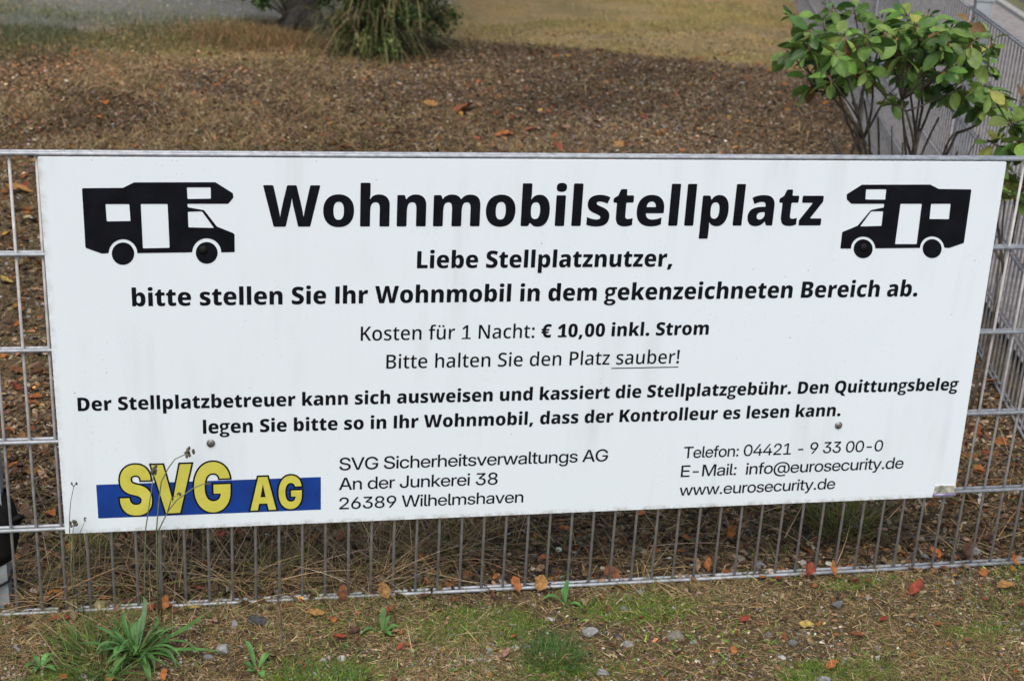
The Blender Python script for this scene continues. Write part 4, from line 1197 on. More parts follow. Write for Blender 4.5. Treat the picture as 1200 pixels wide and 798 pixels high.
tint = np.repeat(1 + hue * (np.array([[0.80, 0.92, 0.62]]) - 1), 8, 0)
parts.append((v, f, c * tint))
x, y = sample(26000, -1.3, 0.1, 6.7, 7.9, lambda x, y: np.exp(-(((x + 0.5) / 0.34) ** 2 + ((y - 7.25) / 0.3) ** 2)))
parts.append(straws(x, y, 0.04, 0.11, 0.0028, [(3, (0.20, 0.115, 0.055)), (2, (0.27, 0.16, 0.08)), (1.5, (0.13, 0.09, 0.04)), (0.8, (0.12, 0.13, 0.04))], lay=0.75, laysd=0.4))
v, f, c = merge(parts)
tag(big_mesh("dry_grass", v, f, M_STRAW, c), kind="stuff")

# --- green moss and short grass
parts = []
x, y = sample(150000, -1.5, 1.5, -0.62, 0.03, lambda x, y: z_moss(x, y) * (0.25 + 0.75 * smooth(0.4, 0.6, fbm(x, y, 25, 2))))
parts.append(straws(x, y, 0.004, 0.014, 0.0013, GREENS, lay=0.6, laysd=0.4))
x, y = sample(60000, -1.5, 1.5, -0.62, 0.6, lambda x, y: (0.15 + smooth(0.45, 0.65, fbm(x, y, 5, 3))) * np.where(y > 0, 0.25, 1))
parts.append(straws(x, y, 0.006, 0.022, 0.0013, GREENS, lay=0.7, laysd=0.4))
x, y = sample(70000, -3.0, -0.6, 6.2, 8.6, lambda x, y: np.exp(-(((x + 2.0) / 0.95) ** 2 + ((y - 7.1 - 0.25 * (x + 2)) / 0.55) ** 2)) * smooth(0.25, 0.5, fbm(x, y, 2.5, 3)))
parts.append(straws(x, y, 0.02, 0.07, 0.0028, [(3, (0.06, 0.085, 0.03)), (2, (0.085, 0.105, 0.04)), (1.5, (0.12, 0.11, 0.06))], lay=0.7, laysd=0.4))
x, y = sample(60000, -3.0, 0.3, 5.6, 10.5, lambda x, y: np.maximum(z_straw(x, y), z_road(x, y)) * smooth(0.44, 0.66, fbm(x, y, 1.4, 4)) * smooth(9.5, 6.8, y + 0.5 * x + 0.8 * edge_noise(x, y)) * (0.25 + 0.75 * RNG.random(len(x))))
parts.append(straws(x, y, 0.015, 0.07, 0.0028, [(3, (0.075, 0.11, 0.035)), (2, (0.11, 0.13, 0.045)), (2, (0.16, 0.14, 0.07))], lay=0.85, laysd=0.4))
x, y = sample(5200, -1.5, 1.5, -0.62, -0.02, lambda x, y: smooth(0.45, 0.65, fbm(x + 3, y + 8, 4, 3)))
v_, f_, c_ = straws(x, y, 0.006, 0.02, 0.0042, GREENS, lay=1.15, laysd=0.3, bend=0.5)
parts.append((v_, f_, c_))
v, f, c = merge(parts)
tag(big_mesh("moss", v, f, M_GRASS, c), kind="stuff")

# --- whole leaves too many to count, among the mulch behind the fence
def leaf_template(seed, nx=4, nl=6):
    """dry curled leaf: 1 long (y), about 0.55 wide, with a stalk"""
    r = np.random.default_rng(seed)
    curl, cup, tw = r.uniform(-0.25, 0.45), r.uniform(0.15, 0.6), r.uniform(-0.3, 0.3)
    wmax = r.uniform(0.24, 0.38)
    V, F = [], []
    for i in range(nl + 1):
        t = i / nl
        w = wmax * math.sin(math.pi * min(1, 0.04 + t * 0.95)) ** 0.75
        if i == nl:
            w *= 0.2
        for j in range(nx + 1):
            u = j / nx * 2 - 1
            ww = w * (1 + 0.55 * (r.random() - 0.5) * abs(u))
            z = curl * (t - 0.5) ** 2 + cup * (u * w) ** 2 * 2.2 + tw * u * w * (t - 0.5) + 0.07 * (r.random() - 0.5)
            V.append((u * ww, t - 0.5, z))
    for i in range(nl):
        for j in range(nx):
            a = i * (nx + 1) + j
            F.append((a, a + 1, a + nx + 2, a + nx + 1))
    b = len(V)
    V += [(-.012, -.5, .01), (.012, -.5, .01), (.03, -.75, .06), (.01, -.75, .06)]
    F.append((b, b + 1, b + 2, b + 3))
    return np.array(V, float), np.array(F)


LEAFPAL = [(3, (0.20, 0.09, 0.035)), (3, (0.13, 0.065, 0.032)), (2, (0.30, 0.11, 0.03)), (1.4, (0.22, 0.15, 0.085)), (0.7, (0.38, 0.21, 0.05)), (0.5, (0.26, 0.05, 0.03))]
LEAFPAL = [(w, tuple(np.array(c) * .7)) for w, c in LEAFPAL]
parts = []
for k in range(6):
    T, F = leaf_template(100 + k)
    for (n, x0, x1, y0, y1, l0, l1) in ((14, -1.3, 1.3, -0.05, 0.05, 0.014, 0.03), (60, -1.4, 1.6, 0.05, 1.2, 0.018, 0.045), (7, 0.5, 1.15, 4.15, 5.0, 0.03, 0.055), (75, 0.9, 2.1, 0.35, 2.6, 0.018, 0.045), (90, -2.0, -0.7, 0.6, 4.0, 0.03, 0.055), (150, -2.3, 3.2, 3.9, 7.2, 0.025, 0.05), (44, -1.4, 1.4, -0.6, 0.0, 0.008, 0.022)):
        x, y = sample(n, x0, x1, y0, y1)
        m_ = len(x)
        s = RNG.uniform(l0, l1, m_)
        R = rot_z(RNG.uniform(0, 6.283, m_)) @ rot_x(RNG.normal(0, .35, m_)) @ rot_y(RNG.normal(0, .35, m_))
        parts.append(scatter(T, F, on_ground(x, y, 0.010), R, np.stack([s] * 3, -1), pick(LEAFPAL, m_, 0.3)))
v, f, c = merge(parts)
tag(big_mesh("brown_leaves", v, f, M_DRYLEAF, c, smooth=True), kind="stuff")

# --- dead twigs on the soil behind the fence
m = MB()
for k in range(150):
    if k < 90:
        x, y = random.uniform(0.8, 1.75), random.uniform(0.08, 1.6)
    else:
        x, y = random.uniform(-1.3, 1.2), random.uniform(0.04, 0.7)
    a, l = random.uniform(0, 6.28), random.uniform(0.05, 0.26)
    z = float(height(x, y)) + 0.008
    p = [(x, y, z), (x + math.cos(a) * l * .5 + random.uniform(-.015, .015), y + math.sin(a) * l * .5, z + random.uniform(0.004, 0.03)), (x + math.cos(a) * l, y + math.sin(a) * l, z + random.uniform(-0.004, 0.02))]
    m.tube(p, [0.0022, 0.0018, 0.001], 5)
tag(m.build("twig_litter", M_TWIG), kind="stuff")

# ------------------------------------------------------------------ single fallen leaves and stones
LEAF_SPOTS = [  # x, y, length, colour, leaning, label
 (-0.075, -0.009, 0.037, 'orange', 1, 'bright orange leaf leaning upright on the bottom rail, under the n ending Wilhelmshaven'),
 (-0.018, -0.004, 0.037, 'amber', 1, 'long amber leaf leaning on the bottom rail beside the three bladed seedling'),
 (0.023, 0.117, 0.033, 'orange', 0, 'orange leaf lying behind the fence above the three bladed seedling'),
 (0.002, 0.075, 0.030, 'tan', 0, 'tan leaf lying just behind the long amber leaf on the rail'),
 (0.099, 0.253, 0.029, 'orange', 0, 'pale orange leaf high up behind the fence near the sign bottom edge centre'),
 (0.160, 0.017, 0.053, 'rust', 0, 'big rust coloured leaf touching the back of the bottom rail right of the seedling'),
 (0.393, 0.030, 0.033, 'orange', 1, 'orange leaf propped behind the rail, right one of a touching pair'),
 (0.363, 0.021, 0.033, 'tan', 1, 'yellowish tan leaf propped behind the rail, left one of a touching pair'),
 (0.411, -0.189, 0.032, 'red', 0, 'small red leaf in the dry grass below the web address'),
 (0.346, -0.301, 0.021, 'orange', 0, 'tiny orange leaf among pebbles at the lower edge, below the web address'),
 (-0.112, -0.206, 0.023, 'orange', 0, 'small orange leaf left of the dark green grass tuft'),
 (0.626, -0.036, 0.034, 'red', 1, 'bright red leaf standing against the bottom rail beside a curled orange one'),
 (0.686, -0.026, 0.036, 'orange', 1, 'curled orange leaf on the bottom rail beside a bright red one'),
 (0.729, -0.050, 0.034, 'brown', 0, 'dull brown leaf just in front of the bottom rail'),
 (0.858, -0.105, 0.052, 'red', 0, 'large red orange leaf on the soil below the right end of the sign'),
 (1.080, -0.115, 0.046, 'amber', 0, 'pointed amber leaf on the soil near the right end of the fence'),
 (1.148, -0.050, 0.033, 'orange', 1, 'orange leaf on the rail at the far right end of the fence'),
 (0.541, -0.226, 0.034, 'yellow', 0, 'yellow leaf flat on the soil above a small tan one'),
 (0.524, -0.290, 0.022, 'tan', 0, 'small tan leaf below a yellow one in the front soil'),
 (0.541, -0.376, 0.038, 'orange', 0, 'orange leaf at the lower edge, right of a grey stone'),
 (0.638, -0.278, 0.034, 'rust', 0, 'thin rust leaf in the dry grass, between the yellow leaf and the right end'),
 (0.799, -0.217, 0.025, 'tan', 0, 'small curled tan leaf below the large red orange one'),
 (0.904, 0.063, 0.027, 'orange', 0, 'small orange leaf behind the fence below the metal corner plate'),
 (0.815, 0.284, 0.034, 'orange', 0, 'orange leaf behind the fence near the green grass clump'),
 (1.089, 0.186, 0.031, 'rust', 0, 'rust leaf behind the fence right below the metal corner plate'),
 (1.050, 0.050, 0.039, 'brown', 1, 'brown leaf leaning on the pale stone behind the fence'),
 (1.325, 0.486, 0.037, 'orange', 0, 'orange leaf behind the fence beside the lower right corner of the sign'),
 (1.233, 0.160, 0.035, 'tan', 0, 'tan leaf behind the fence at the lower right edge'),
 (-0.374, -0.006, 0.039, 'amber', 1, 'amber leaf leaning on the bottom rail below An der Junkerei'),
 (-0.266, 0.136, 0.038, 'orange', 0, 'orange leaf lying behind the fence below Wilhelmshaven'),
 (-0.095, 0.077, 0.023, 'red', 0, 'small red leaf behind the rail, left of the upright orange leaf'),
 (-0.525, -0.079, 0.040, 'amber', 0, 'long narrow amber leaf on the soil below the logo right end'),
 (-0.489, -0.107, 0.033, 'orange', 0, 'orange leaf right of the long narrow amber one'),
 (-0.481, -0.177, 0.030, 'red', 0, 'red leaf on the soil below two orange ones'),
 (-0.364, -0.074, 0.033, 'rust', 0, 'rust leaf just in front of the rail under the sign, near the small pale seedling'),
 (-0.447, -0.151, 0.033, 'brown', 0, 'dark brown leaf right of the red one in front'),
 (-0.144, -0.271, 0.034, 'pink', 0, 'pinkish leaf at the front, left of the dark green grass tuft'),
 (-0.464, 0.011, 0.036, 'rust', 1, 'rust leaf caught in dry grass at the bottom rail below the logo'),
 (-0.512, 0.253, 0.031, 'rust', 0, 'rust leaf behind the fence just under the blue logo bar'),
 (-1.131, 0.432, 0.041, 'orange', 0, 'orange leaf left of the sign, behind the fence'),
 (-1.230, 0.700, 0.041, 'brown', 0, 'brown leaf at the left edge behind the fence, above an orange one'),
 (-0.844, -0.016, 0.034, 'orange', 1, 'orange leaf on the bottom rail right of the plantain'),
 (-1.058, -0.048, 0.036, 'red', 0, 'red leaf in front of the rail left of the plantain'),
 (-0.724, 0.256, 0.028, 'orange', 0, 'small orange leaf behind the fence under the yellow letters'),
 (-0.951, 0.293, 0.031, 'pink', 0, 'pinkish leaf behind the fence just under the left part of the sign'),
 (-0.782, -0.032, 0.034, 'yellow', 0, 'yellowish leaf in front of the rail right of the plantain'),
 (-0.780, 0.053, 0.029, 'red', 0, 'dark red leaf behind the rail right of the plantain'),
 (-0.838, -0.276, 0.031, 'orange', 0, 'orange leaf at the lower edge right below the plantain'),
 (-0.942, -0.271, 0.032, 'amber', 0, 'amber leaf at the lower edge left below the plantain'),
 (-1.551, 3.288, 0.122, 'amber', 0, 'long amber leaf behind the top left of the fence'),
 (-1.461, 2.179, 0.055, 'yellow', 0, 'yellow leaf at the left edge behind the fence, below the long amber one'),
 (1.672, 1.092, 0.054, 'orange', 0, 'orange leaf on dark soil right of the sign, highest of those near the corner'),
 (1.466, 0.753, 0.043, 'rust', 0, 'rust leaf right of the sign behind the fence, below the third rail'),
 (1.483, 0.657, 0.046, 'orange', 0, 'orange leaf on twigs right of the sign, nearest the receding fence'),
 (1.402, 0.589, 0.035, 'red', 0, 'red leaf right of the sign behind the fence'),
 (0.716, 4.444, 0.112, 'orange', 0, 'orange leaf on the dark mulch above the letters mobil'),
 (0.868, 4.527, 0.125, 'rust', 0, 'long rust leaf on the dark mulch beside an orange one'),
 (1.058, 4.593, 0.080, 'pink', 0, 'pinkish red leaf on the mulch above the letter l of stell'),
 (0.938, 4.191, 0.076, 'red', 0, 'red leaf on the mulch just above the top rail at the centre'),
 (0.584, 5.009, 0.143, 'rust', 0, 'broad rust leaf on the mulch left of the centre'),
 (0.420, 5.132, 0.085, 'amber', 0, 'amber leaf on the mulch below the dark shrub'),
 (1.323, 6.776, 0.095, 'orange', 0, 'orange leaf near the far edge of the mulch'),
 (1.724, 5.880, 0.074, 'yellow', 0, 'yellow leaf on the far mulch right of the centre'),
 (1.261, 4.200, 0.077, 'amber', 0, 'amber leaf just above the top rail right of the centre'),
 (-1.334, 5.095, 0.078, 'orange', 0, 'orange leaf on the mulch at the upper left, above the left camper'),
 (-1.606, 5.411, 0.075, 'rust', 0, 'rust leaf at the far upper left of the mulch'),
 (2.445, 6.304, 0.072, 'yellow', 0, 'small yellow leaf at the far edge of the mulch near the broadleaf bush'),
]
STONE_SPOTS = [  # x, y, width, colour, label
 (0.060, -0.194, 0.038, 'light', 'pale angular stone right of the dark green grass tuft'),
 (0.048, -0.342, 0.031, 'light', 'pale blocky stone at the lower edge, nearest the bottom centre'),
 (0.128, -0.248, 0.026, 'light', 'pale stone touching a dark one in the front soil'),
 (0.112, -0.216, 0.024, 'dark', 'dark stone touching a pale one in the front soil'),
 (0.156, -0.106, 0.019, 'grey', 'small grey stone in the mossy patch in front of the rail'),
 (0.238, -0.229, 0.038, 'tan', 'flat tan stone half sunk in the dry grass'),
 (0.449, -0.238, 0.017, 'grey', 'small round grey stone below the web address'),
 (0.273, -0.253, 0.017, 'light', 'small pale stone right of the flat tan one'),
 (0.530, 0.041, 0.037, 'grey', 'grey stone behind the bottom rail under the web address'),
 (-0.017, -0.131, 0.021, 'white', 'small white stone above the dark green grass tuft'),
 (0.210, -0.045, 0.024, 'grey', 'grey stone at the front of the bottom rail above the mossy patch'),
 (0.447, -0.328, 0.019, 'white', 'white pebble at the lower right, left of a grey stone'),
 (0.488, -0.282, 0.027, 'grey', 'grey stone right of the white pebble'),
 (0.649, -0.140, 0.040, 'grey', 'long grey stone on the soil below the bright red leaf'),
 (0.503, -0.423, 0.030, 'light', 'pale stone at the lower edge below the orange leaf'),
 (1.085, 0.051, 0.044, 'light', 'large pale stone behind the fence with a brown leaf against it'),
 (0.954, 0.038, 0.035, 'grey', 'grey stone behind the rail under the metal corner plate'),
 (0.981, -0.074, 0.021, 'grey', 'small grey stone in front of the rail near the right end'),
 (0.654, -0.353, 0.017, 'white', 'white pebble alone at the lower right'),
 (0.668, -0.318, 0.021, 'grey', 'grey pebble just above the lone white one'),
 (-0.172, -0.246, 0.018, 'light', 'small pale stone, upper of two left of the pinkish leaf'),
 (-0.192, -0.319, 0.020, 'light', 'small pale stone, lower of two left of the pinkish leaf'),
 (-0.283, 0.068, 0.034, 'grey', 'flat grey stone behind the rail below Wilhelmshaven'),
 (-0.454, 0.065, 0.022, 'white', 'bluish white stone in the dry grass behind the rail'),
 (-0.655, -0.090, 0.047, 'dark', 'rough dark grey stone in front of the rail under the logo'),
 (-0.698, -0.099, 0.024, 'light', 'light stone left of the rough dark grey one'),
 (-0.721, -0.188, 0.035, 'light', 'pale jagged stone right of the plantain'),
 (-0.752, -0.213, 0.024, 'grey', 'grey stone between the plantain and the pale jagged one'),
 (-0.519, -0.244, 0.016, 'white', 'small white stone, left of two below the red leaf'),
 (-0.481, -0.242, 0.020, 'white', 'small white stone, right of two below the red leaf'),
 (-0.982, 0.005, 0.047, 'yellow', 'lumpy yellowish stone lying on the bottom rail above the plantain'),
 (-1.136, -0.141, 0.024, 'light', 'pale stone at the lower left corner'),
 (-0.999, -0.253, 0.027, 'pinkish', 'pinkish stone at the lower edge left of the plantain'),
 (-1.180, 0.286, 0.025, 'light', 'pale stone beside the metal post behind the fence'),
 (-1.175, 0.388, 0.026, 'light', 'pale stone behind the second rail from below, near the metal post'),
]

LEAFK = 0.8
LEAFCOL = {'orange': (0.36, 0.135, 0.045), 'amber': (0.34, 0.18, 0.06), 'tan': (0.27, 0.18, 0.10), 'rust': (0.22, 0.085, 0.04), 'red': (0.27, 0.06, 0.035), 'brown': (0.11, 0.06, 0.04), 'yellow': (0.38, 0.28, 0.08), 'pink': (0.32, 0.18, 0.125)}
for i, (x, y, l, colname, lean, label) in enumerate(LEAF_SPOTS):
    T, F = leaf_template(300 + i, 6, 8)
    col = np.array(LEAFCOL[colname]) * LEAFK
    C = np.repeat(col[None], len(T), 0) * (0.85 + 0.3 * RNG.random((len(T), 1)))
    o = big_mesh("fallen_leaf", T * l * np.array([random.uniform(.75, 1.15), 1, random.uniform(.8, 1.6)]), F, M_DRYLEAF, C, smooth=True)
    if lean and abs(y) < 0.06:
        o.location = (x, -0.024 if label.find("behind") < 0 else 0.024, 0.012 + l * 0.30)
        o.rotation_euler = (random.uniform(0.9, 1.25), random.uniform(-.4, .4), random.uniform(-0.7, 0.7))
    else:
        if abs(y) < 0.018:
            y = -0.022 if y < 0.004 else 0.024
        o.location = (x, y, float(height(x, y)) + 0.008 + 0.10 * l)
        o.rotation_euler = (random.uniform(-0.2, 0.5), random.uniform(-.35, .35), random.uniform(0, 6.28))
    tag(o, label, "leaf", "single fallen leaves")
STONECOL = {'light': (0.29, 0.29, 0.285), 'grey': (0.19, 0.19, 0.19), 'dark': (0.07, 0.07, 0.073), 'white': (0.46, 0.455, 0.44), 'tan': (0.22, 0.20, 0.16), 'yellow': (0.36, 0.31, 0.17), 'pinkish': (0.25, 0.21, 0.20)}
for i, (x, y, w, colname, label) in enumerate(STONE_SPOTS):
    T, F = rock_template(2, 500 + i, 0.3)
    col = np.array(STONECOL[colname]) * 0.78
    C = np.repeat(col[None], len(T), 0) * (0.85 + 0.3 * RNG.random((len(T), 1)))
    sc = np.array([w * 0.55, w * 0.42, w * 0.36]) * RNG.uniform(.9, 1.1, 3)
    o = big_mesh("stone", T * sc, F, M_STONE, C)
    o.location = (x, y, float(height(x, y)) + sc[2] * 0.22)
    o.rotation_euler = (random.uniform(-.2, .2), random.uniform(-.2, .2), random.uniform(-0.6, 0.6))
    tag(o, label, "stone", "single stones on the soil")

# ------------------------------------------------------------------ small plants
def leaf_strip(path, widths, fold=0.25, across=2):
    """a leaf that follows a path of points; returns V, F"""
    pts = [Vector(p) for p in path]
    V, F = [], []
    for i, p in enumerate(pts):
        d = (pts[min(i + 1, len(pts) - 1)] - pts[max(i - 1, 0)]).normalized()
        side = d.cross(Vector((0, 0, 1)))
        side = side.normalized() if side.length > 1e-4 else Vector((1, 0, 0))
        up = side.cross(d)
        w = widths[i]
        for k in (-1, -0.5, 0, 0.5, 1):
            V.append(p + side * (w * k) + up * (abs(k) * w * fold))
    for i in range(len(pts) - 1):
        for k in range(4):
            a = i * 5 + k
            F.append((a, a + 1, a + 6, a + 5))
    return V, F


def arching(base, az, length, rise, droop, n=8):
    out = []
    az0, kink = az, random.uniform(-0.55, 0.55)
    for i in range(n + 1):
        t = i / n
        r = length * t
        az = az0 + kink * t * t
        z = rise * math.sin(min(1, t * 1.1) * math.pi * 0.5) - droop * t * t
        out.append((base[0] + math.cos(az) * r * (1 - 0.12 * t), base[1] + math.sin(az) * r * (1 - 0.12 * t), base[2] + z))
    return out


def colored(V, F, col, var=0.12):
    V = np.array([tuple(v) for v in V])
    c = np.array(col) * math.exp(random.gauss(0, var))
    return V, np.array(F), np.repeat(c[None], len(V), 0)


def rosette(name, loc, leaves, label, cat="plant", group=None):
    """leaves: list of (azimuth, length, rise, droop, half width, colour)"""
    root = empty(name, loc, label, cat, group)
    for az, l, rise, dr, w, col in leaves:
        path = arching((0.004 * math.cos(az), 0.004 * math.sin(az), 0), az, l, rise, dr)
        n = len(path)
        wd = [max(0.0009, w * math.sin(math.pi * (0.10 + 0.88 * (i / (n - 1))) ** 1.15) ** 0.9) for i in range(n)]
        v, f, c = colored(*leaf_strip(path, wd), col)
        big_mesh("leaf", v, f, M_LEAF, c, root, True)
    return root


def gz(x, y):
    return (x, y, float(height(x, y)))


GR = (0.085, 0.20, 0.045)
GR2 = (0.10, 0.23, 0.06)
lv = []
for k in range(46):
    az = 2.4 * k + random.uniform(-.5, .5)
    inner = k / 46
    l = random.uniform(0.09, 0.15) * (1 - 0.45 * inner)
    lv.append((az, l, random.uniform(0.015, 0.05) + 0.045 * inner, random.uniform(0.015, 0.045), random.uniform(0.0026, 0.0052), random.choice((GR, GR2, (0.065, 0.16, 0.04), (0.09, 0.19, 0.06), (0.12, 0.17, 0.05)))))
lv.append((math.radians(66), .09, .088, .0, 0.0050, (0.085, 0.17, 0.07)))
lv.append((math.radians(12), .185, .05, .02, 0.0065, GR))
lv.append((math.radians(-12), .19, .03, .015, 0.006, GR2))
lv.append((math.radians(-122), .16, .03, .04, 0.0085, GR))
lv.append((math.radians(-70), .12, .04, .05, 0.0075, GR2))
rosette("plantain", gz(-0.896, -0.185), lv, "broad green plantain rosette in front of the fence under the logo")
rosette("seedling", gz(0.031, -0.071), [(math.radians(88), .012, .052, 0, .0055, (0.10, 0.25, 0.08)), (math.radians(165), .055, .03, .02, .0062, (0.11, 0.27, 0.07)), (math.radians(-40), .042, .02, .02, .005, (0.12, 0.30, 0.07)), (math.radians(120), .02, .03, .0, .004, GR2)],
        "three bladed bright green seedling at the bottom rail under the sign centre", "seedling")
rosette("seedling", gz(-0.39, -0.155), [(math.radians(80), .02, .05, 0, .006, (0.13, 0.24, 0.08)), (math.radians(15), .04, .02, .01, .006, GR2), (math.radians(165), .045, .02, .015, .005, GR2), (math.radians(-60), .03, .02, .01, .006, GR), (math.radians(50), .03, .03, .0, .005, GR2)],
        "small pale green seedling in front of the rail under An der Junkerei", "seedling")
rosette("seedling", gz(-0.655, -0.262), [(math.radians(115), .05, .045, .0, .0058, (0.10, 0.23, 0.06)), (math.radians(40), .04, .03, .01, .007, (0.10, 0.24, 0.055)), (math.radians(-60), .03, .01, .01, .007, GR2), (math.radians(170), .03, .02, .01, .006, GR2), (math.radians(-120), .025, .012, .0, .008, GR2)],
        "seedling with two broad upright leaves, right of the plantain", "seedling")
rosette("seedling", gz(-1.08, -0.21), [(math.radians(a), random.uniform(.02, .045), .02, .01, .006, GR2) for a in (20, 75, 130, 190, 250, 310)],
        "low green weed at the lower left corner", "seedling")


def tuft(name, loc, n, rad, l0, l1, w, lay, pal, label, cat="grass tuft", group=None, mat=None):
    a, r = RNG.uniform(0, 6.283, n), rad * np.sqrt(RNG.random(n))
    x, y = r * np.cos(a), r * np.sin(a)
    T, F = tmpl_blade(5, 0.4, 0.8)
    ln = RNG.uniform(l0, l1, n)
    S = np.stack([w * RNG.uniform(.6, 1.4, n), ln * RNG.uniform(.3, 1.5, n), ln], -1)
    R = rot_z(a - math.pi / 2 + RNG.normal(0, .7, n)) @ rot_x(-np.clip(RNG.normal(lay, 0.3, n), -.3, 1.5)) @ rot_z(RNG.normal(0, .6, n))
    v, f, c = scatter(T, F, np.stack([x, y, np.zeros(n)], -1), R, S, pick(pal, n, 0.2))
    o = big_mesh(name, v, f, mat or M_GRASS, c)
    o.location = loc
    return tag(o, label, cat, group)


DARKG = [(3, (0.045, 0.10, 0.022)), (2, (0.065, 0.145, 0.03)), (1, (0.10, 0.17, 0.045))]
YELG = [(3, (0.12, 0.14, 0.03)), (2, (0.16, 0.18, 0.045)), (2, (0.09, 0.12, 0.025)), (1, (0.25, 0.20, 0.10))]
tuft("grass_tuft", gz(-0.045, -0.285), 420, 0.055, 0.02, 0.06, 0.0016, 0.55, DARKG, "dark green needle-leaved tuft in front of the fence near the middle", group="green grass tufts")
tuft("grass_tuft", gz(-0.965, -0.19), 480, 0.085, 0.03, 0.10, 0.0018, 0.8, [(3, (0.06, 0.125, 0.025)), (2, (0.085, 0.16, 0.035)), (1, (0.12, 0.16, 0.04)), (0.6, (0.28, 0.21, 0.11))], "fine green grass tuft growing at the left of the plantain", group="green grass tufts")
tuft("grass_tuft", gz(-0.52, -0.325), 260, 0.08, 0.01, 0.035, 0.0014, 0.5, DARKG, "short green grass patch at the lower edge right of the two leaved seedling", group="green grass tufts")
tuft("grass_tuft", gz(0.80, 0.20), 300, 0.075, 0.05, 0.14, 0.0020, 0.45, YELG, "yellow green grass clump behind the fence near the lower right of the sign", group="green grass tufts")
tuft("grass_tuft", gz(-0.59, 0.13), 130, 0.05, 0.03, 0.10, 0.0020, 0.8, YELG, "olive grass clump behind the fence under the yellow letters", group="green grass tufts")
tuft("grass_tuft", gz(-1.03, 0.24), 110, 0.05, 0.04, 0.13, 0.0020, 0.6, YELG, "olive grass clump behind the fence under the lower left corner of the sign", group="green grass tufts")
DRY = [(4, (0.38, 0.28, 0.155)), (3, (0.28, 0.195, 0.10)), (2, (0.48, 0.38, 0.24))]
for (x, y, n, lay, lab) in ((-0.40, 0.10, 90, 0.75, "tall tangle of dead straw behind the fence under An der Junkerei"), (-0.66, 0.12, 70, 0.9, "tangle of dead straw behind the fence under the logo"),
                            (-0.82, 0.12, 60, 0.85, "tangle of dead straw behind the plantain"), (-1.08, 0.07, 60, 1.15, "flattened dead straw beside the metal post"), (-0.22, 0.20, 60, 0.85, "loose dead straw behind the fence under Wilhelmshaven")):
    tuft("straw_tuft", gz(x, y), n, 0.08, 0.09, 0.27, 0.0017, lay, DRY, lab, "straw tuft", "tufts of dead straw behind the fence", M_STRAW)

# wild stalks with seed heads that rise in front of the sign
M_STALK = noisy_mat("grey_green_stalk", (0.085, 0.10, 0.055), (0.16, 0.17, 0.10), 60, 0.8, 0.0)
M_SEED = noisy_mat("seed_head", (0.035, 0.035, 0.028), (0.12, 0.115, 0.075), 300, 0.9, 0.5, 0.002)


def seed_head(mb, p, r, n=9):
    for _ in range(n):
        a = Vector((random.gauss(0, 1), random.gauss(0, 1), random.gauss(0, 1))).normalized() * r * random.uniform(.3, 1)
        q = Vector(p) + a
        mb.tube([q - Vector((0, 0, r * .35)), q + Vector((0, 0, r * .05)), q + Vector((r * .1, 0, r * .4))], [r * .12, r * .34, r * .1], 6)


def stalk(paths, heads, label, r0=0.0017):
    base = paths[0][0]
    root = empty("seed_stalk", base, label, "weed stalk", "wild stalks in front of the sign")
    B = Vector(base)
    for k, pth in enumerate(paths):
        mb = MB()
        mb.tube([Vector(p) - B for p in pth], [r0 * (1 - 0.45 * i / (len(pth) - 1)) * (1 if k == 0 else .8) for i in range(len(pth))], 6)
        mb.build("stem" if k == 0 else "side_stem", M_STALK, root, True)
    for p, r in heads:
        mb = MB()
        seed_head(mb, Vector(p) - B, r)
        mb.build("seed_head", M_SEED, root, True)


stalk([[(-0.884, -0.045, -0.01), (-0.882, -0.055, 0.10), (-0.875, -0.06, 0.219), (-0.865, -0.06, 0.278), (-0.853, -0.06, 0.352)]],
      [((-0.852, -0.06, 0.354), 0.011)], "nearly straight weed stalk in front of the V of the logo, below its top")
stalk([[(-0.856, -0.045, -0.01), (-0.856, -0.055, 0.11), (-0.853, -0.06, 0.218), (-0.847, -0.06, 0.276), (-0.84, -0.06, 0.326), (-0.825, -0.06, 0.357), (-0.811, -0.06, 0.377), (-0.791, -0.06, 0.387), (-0.782, -0.06, 0.389)]],
      [((-0.781, -0.06, 0.390), 0.011)], "tallest weed stalk, arching over the logo to a dark seed head")
stalk([[(-0.850, -0.048, -0.01), (-0.852, -0.055, 0.12), (-0.848, -0.062, 0.218), (-0.829, -0.062, 0.259), (-0.81, -0.062, 0.285), (-0.777, -0.062, 0.31), (-0.757, -0.062, 0.319), (-0.747, -0.062, 0.32)],
       [(-0.829, -0.062, 0.259), (-0.82, -0.062, 0.29), (-0.807, -0.062, 0.297)]],
      [((-0.746, -0.062, 0.320), 0.005), ((-0.805, -0.062, 0.298), 0.0055)], "forked weed stalk bending across the V and G of the logo")
stalk([[(-1.030, -0.03, -0.01), (-1.031, -0.038, 0.10), (-1.029, -0.04, 0.206), (-1.027, -0.04, 0.245), (-1.023, -0.04, 0.279), (-1.015, -0.04, 0.313)],
       [(-1.015, -0.04, 0.313), (-1.019, -0.04, 0.320)], [(-1.015, -0.04, 0.313), (-1.010, -0.04, 0.320)]],
      [((-1.019, -0.04, 0.320), 0.0035), ((-1.010, -0.04, 0.320), 0.0035)], "thin weed stalk with a forked tip at the lower left corner of the sign", 0.0013)
stalk([[(-1.022, -0.03, -0.01), (-1.025, -0.038, 0.12), (-1.023, -0.04, 0.203), (-1.020, -0.04, 0.224)]],
      [((-1.019, -0.04, 0.228), 0.010)], "short weed stalk with a bushy head at the lower left corner of the sign", 0.0013)
stalk([[(-1.012, -0.03, -0.01), (-1.014, -0.038, 0.12), (-1.008, -0.04, 0.207), (-0.996, -0.04, 0.236)]],
      [((-0.996, -0.04, 0.238), 0.004)], "short leaning weed stalk with a tiny head at the lower left corner of the sign", 0.0011)

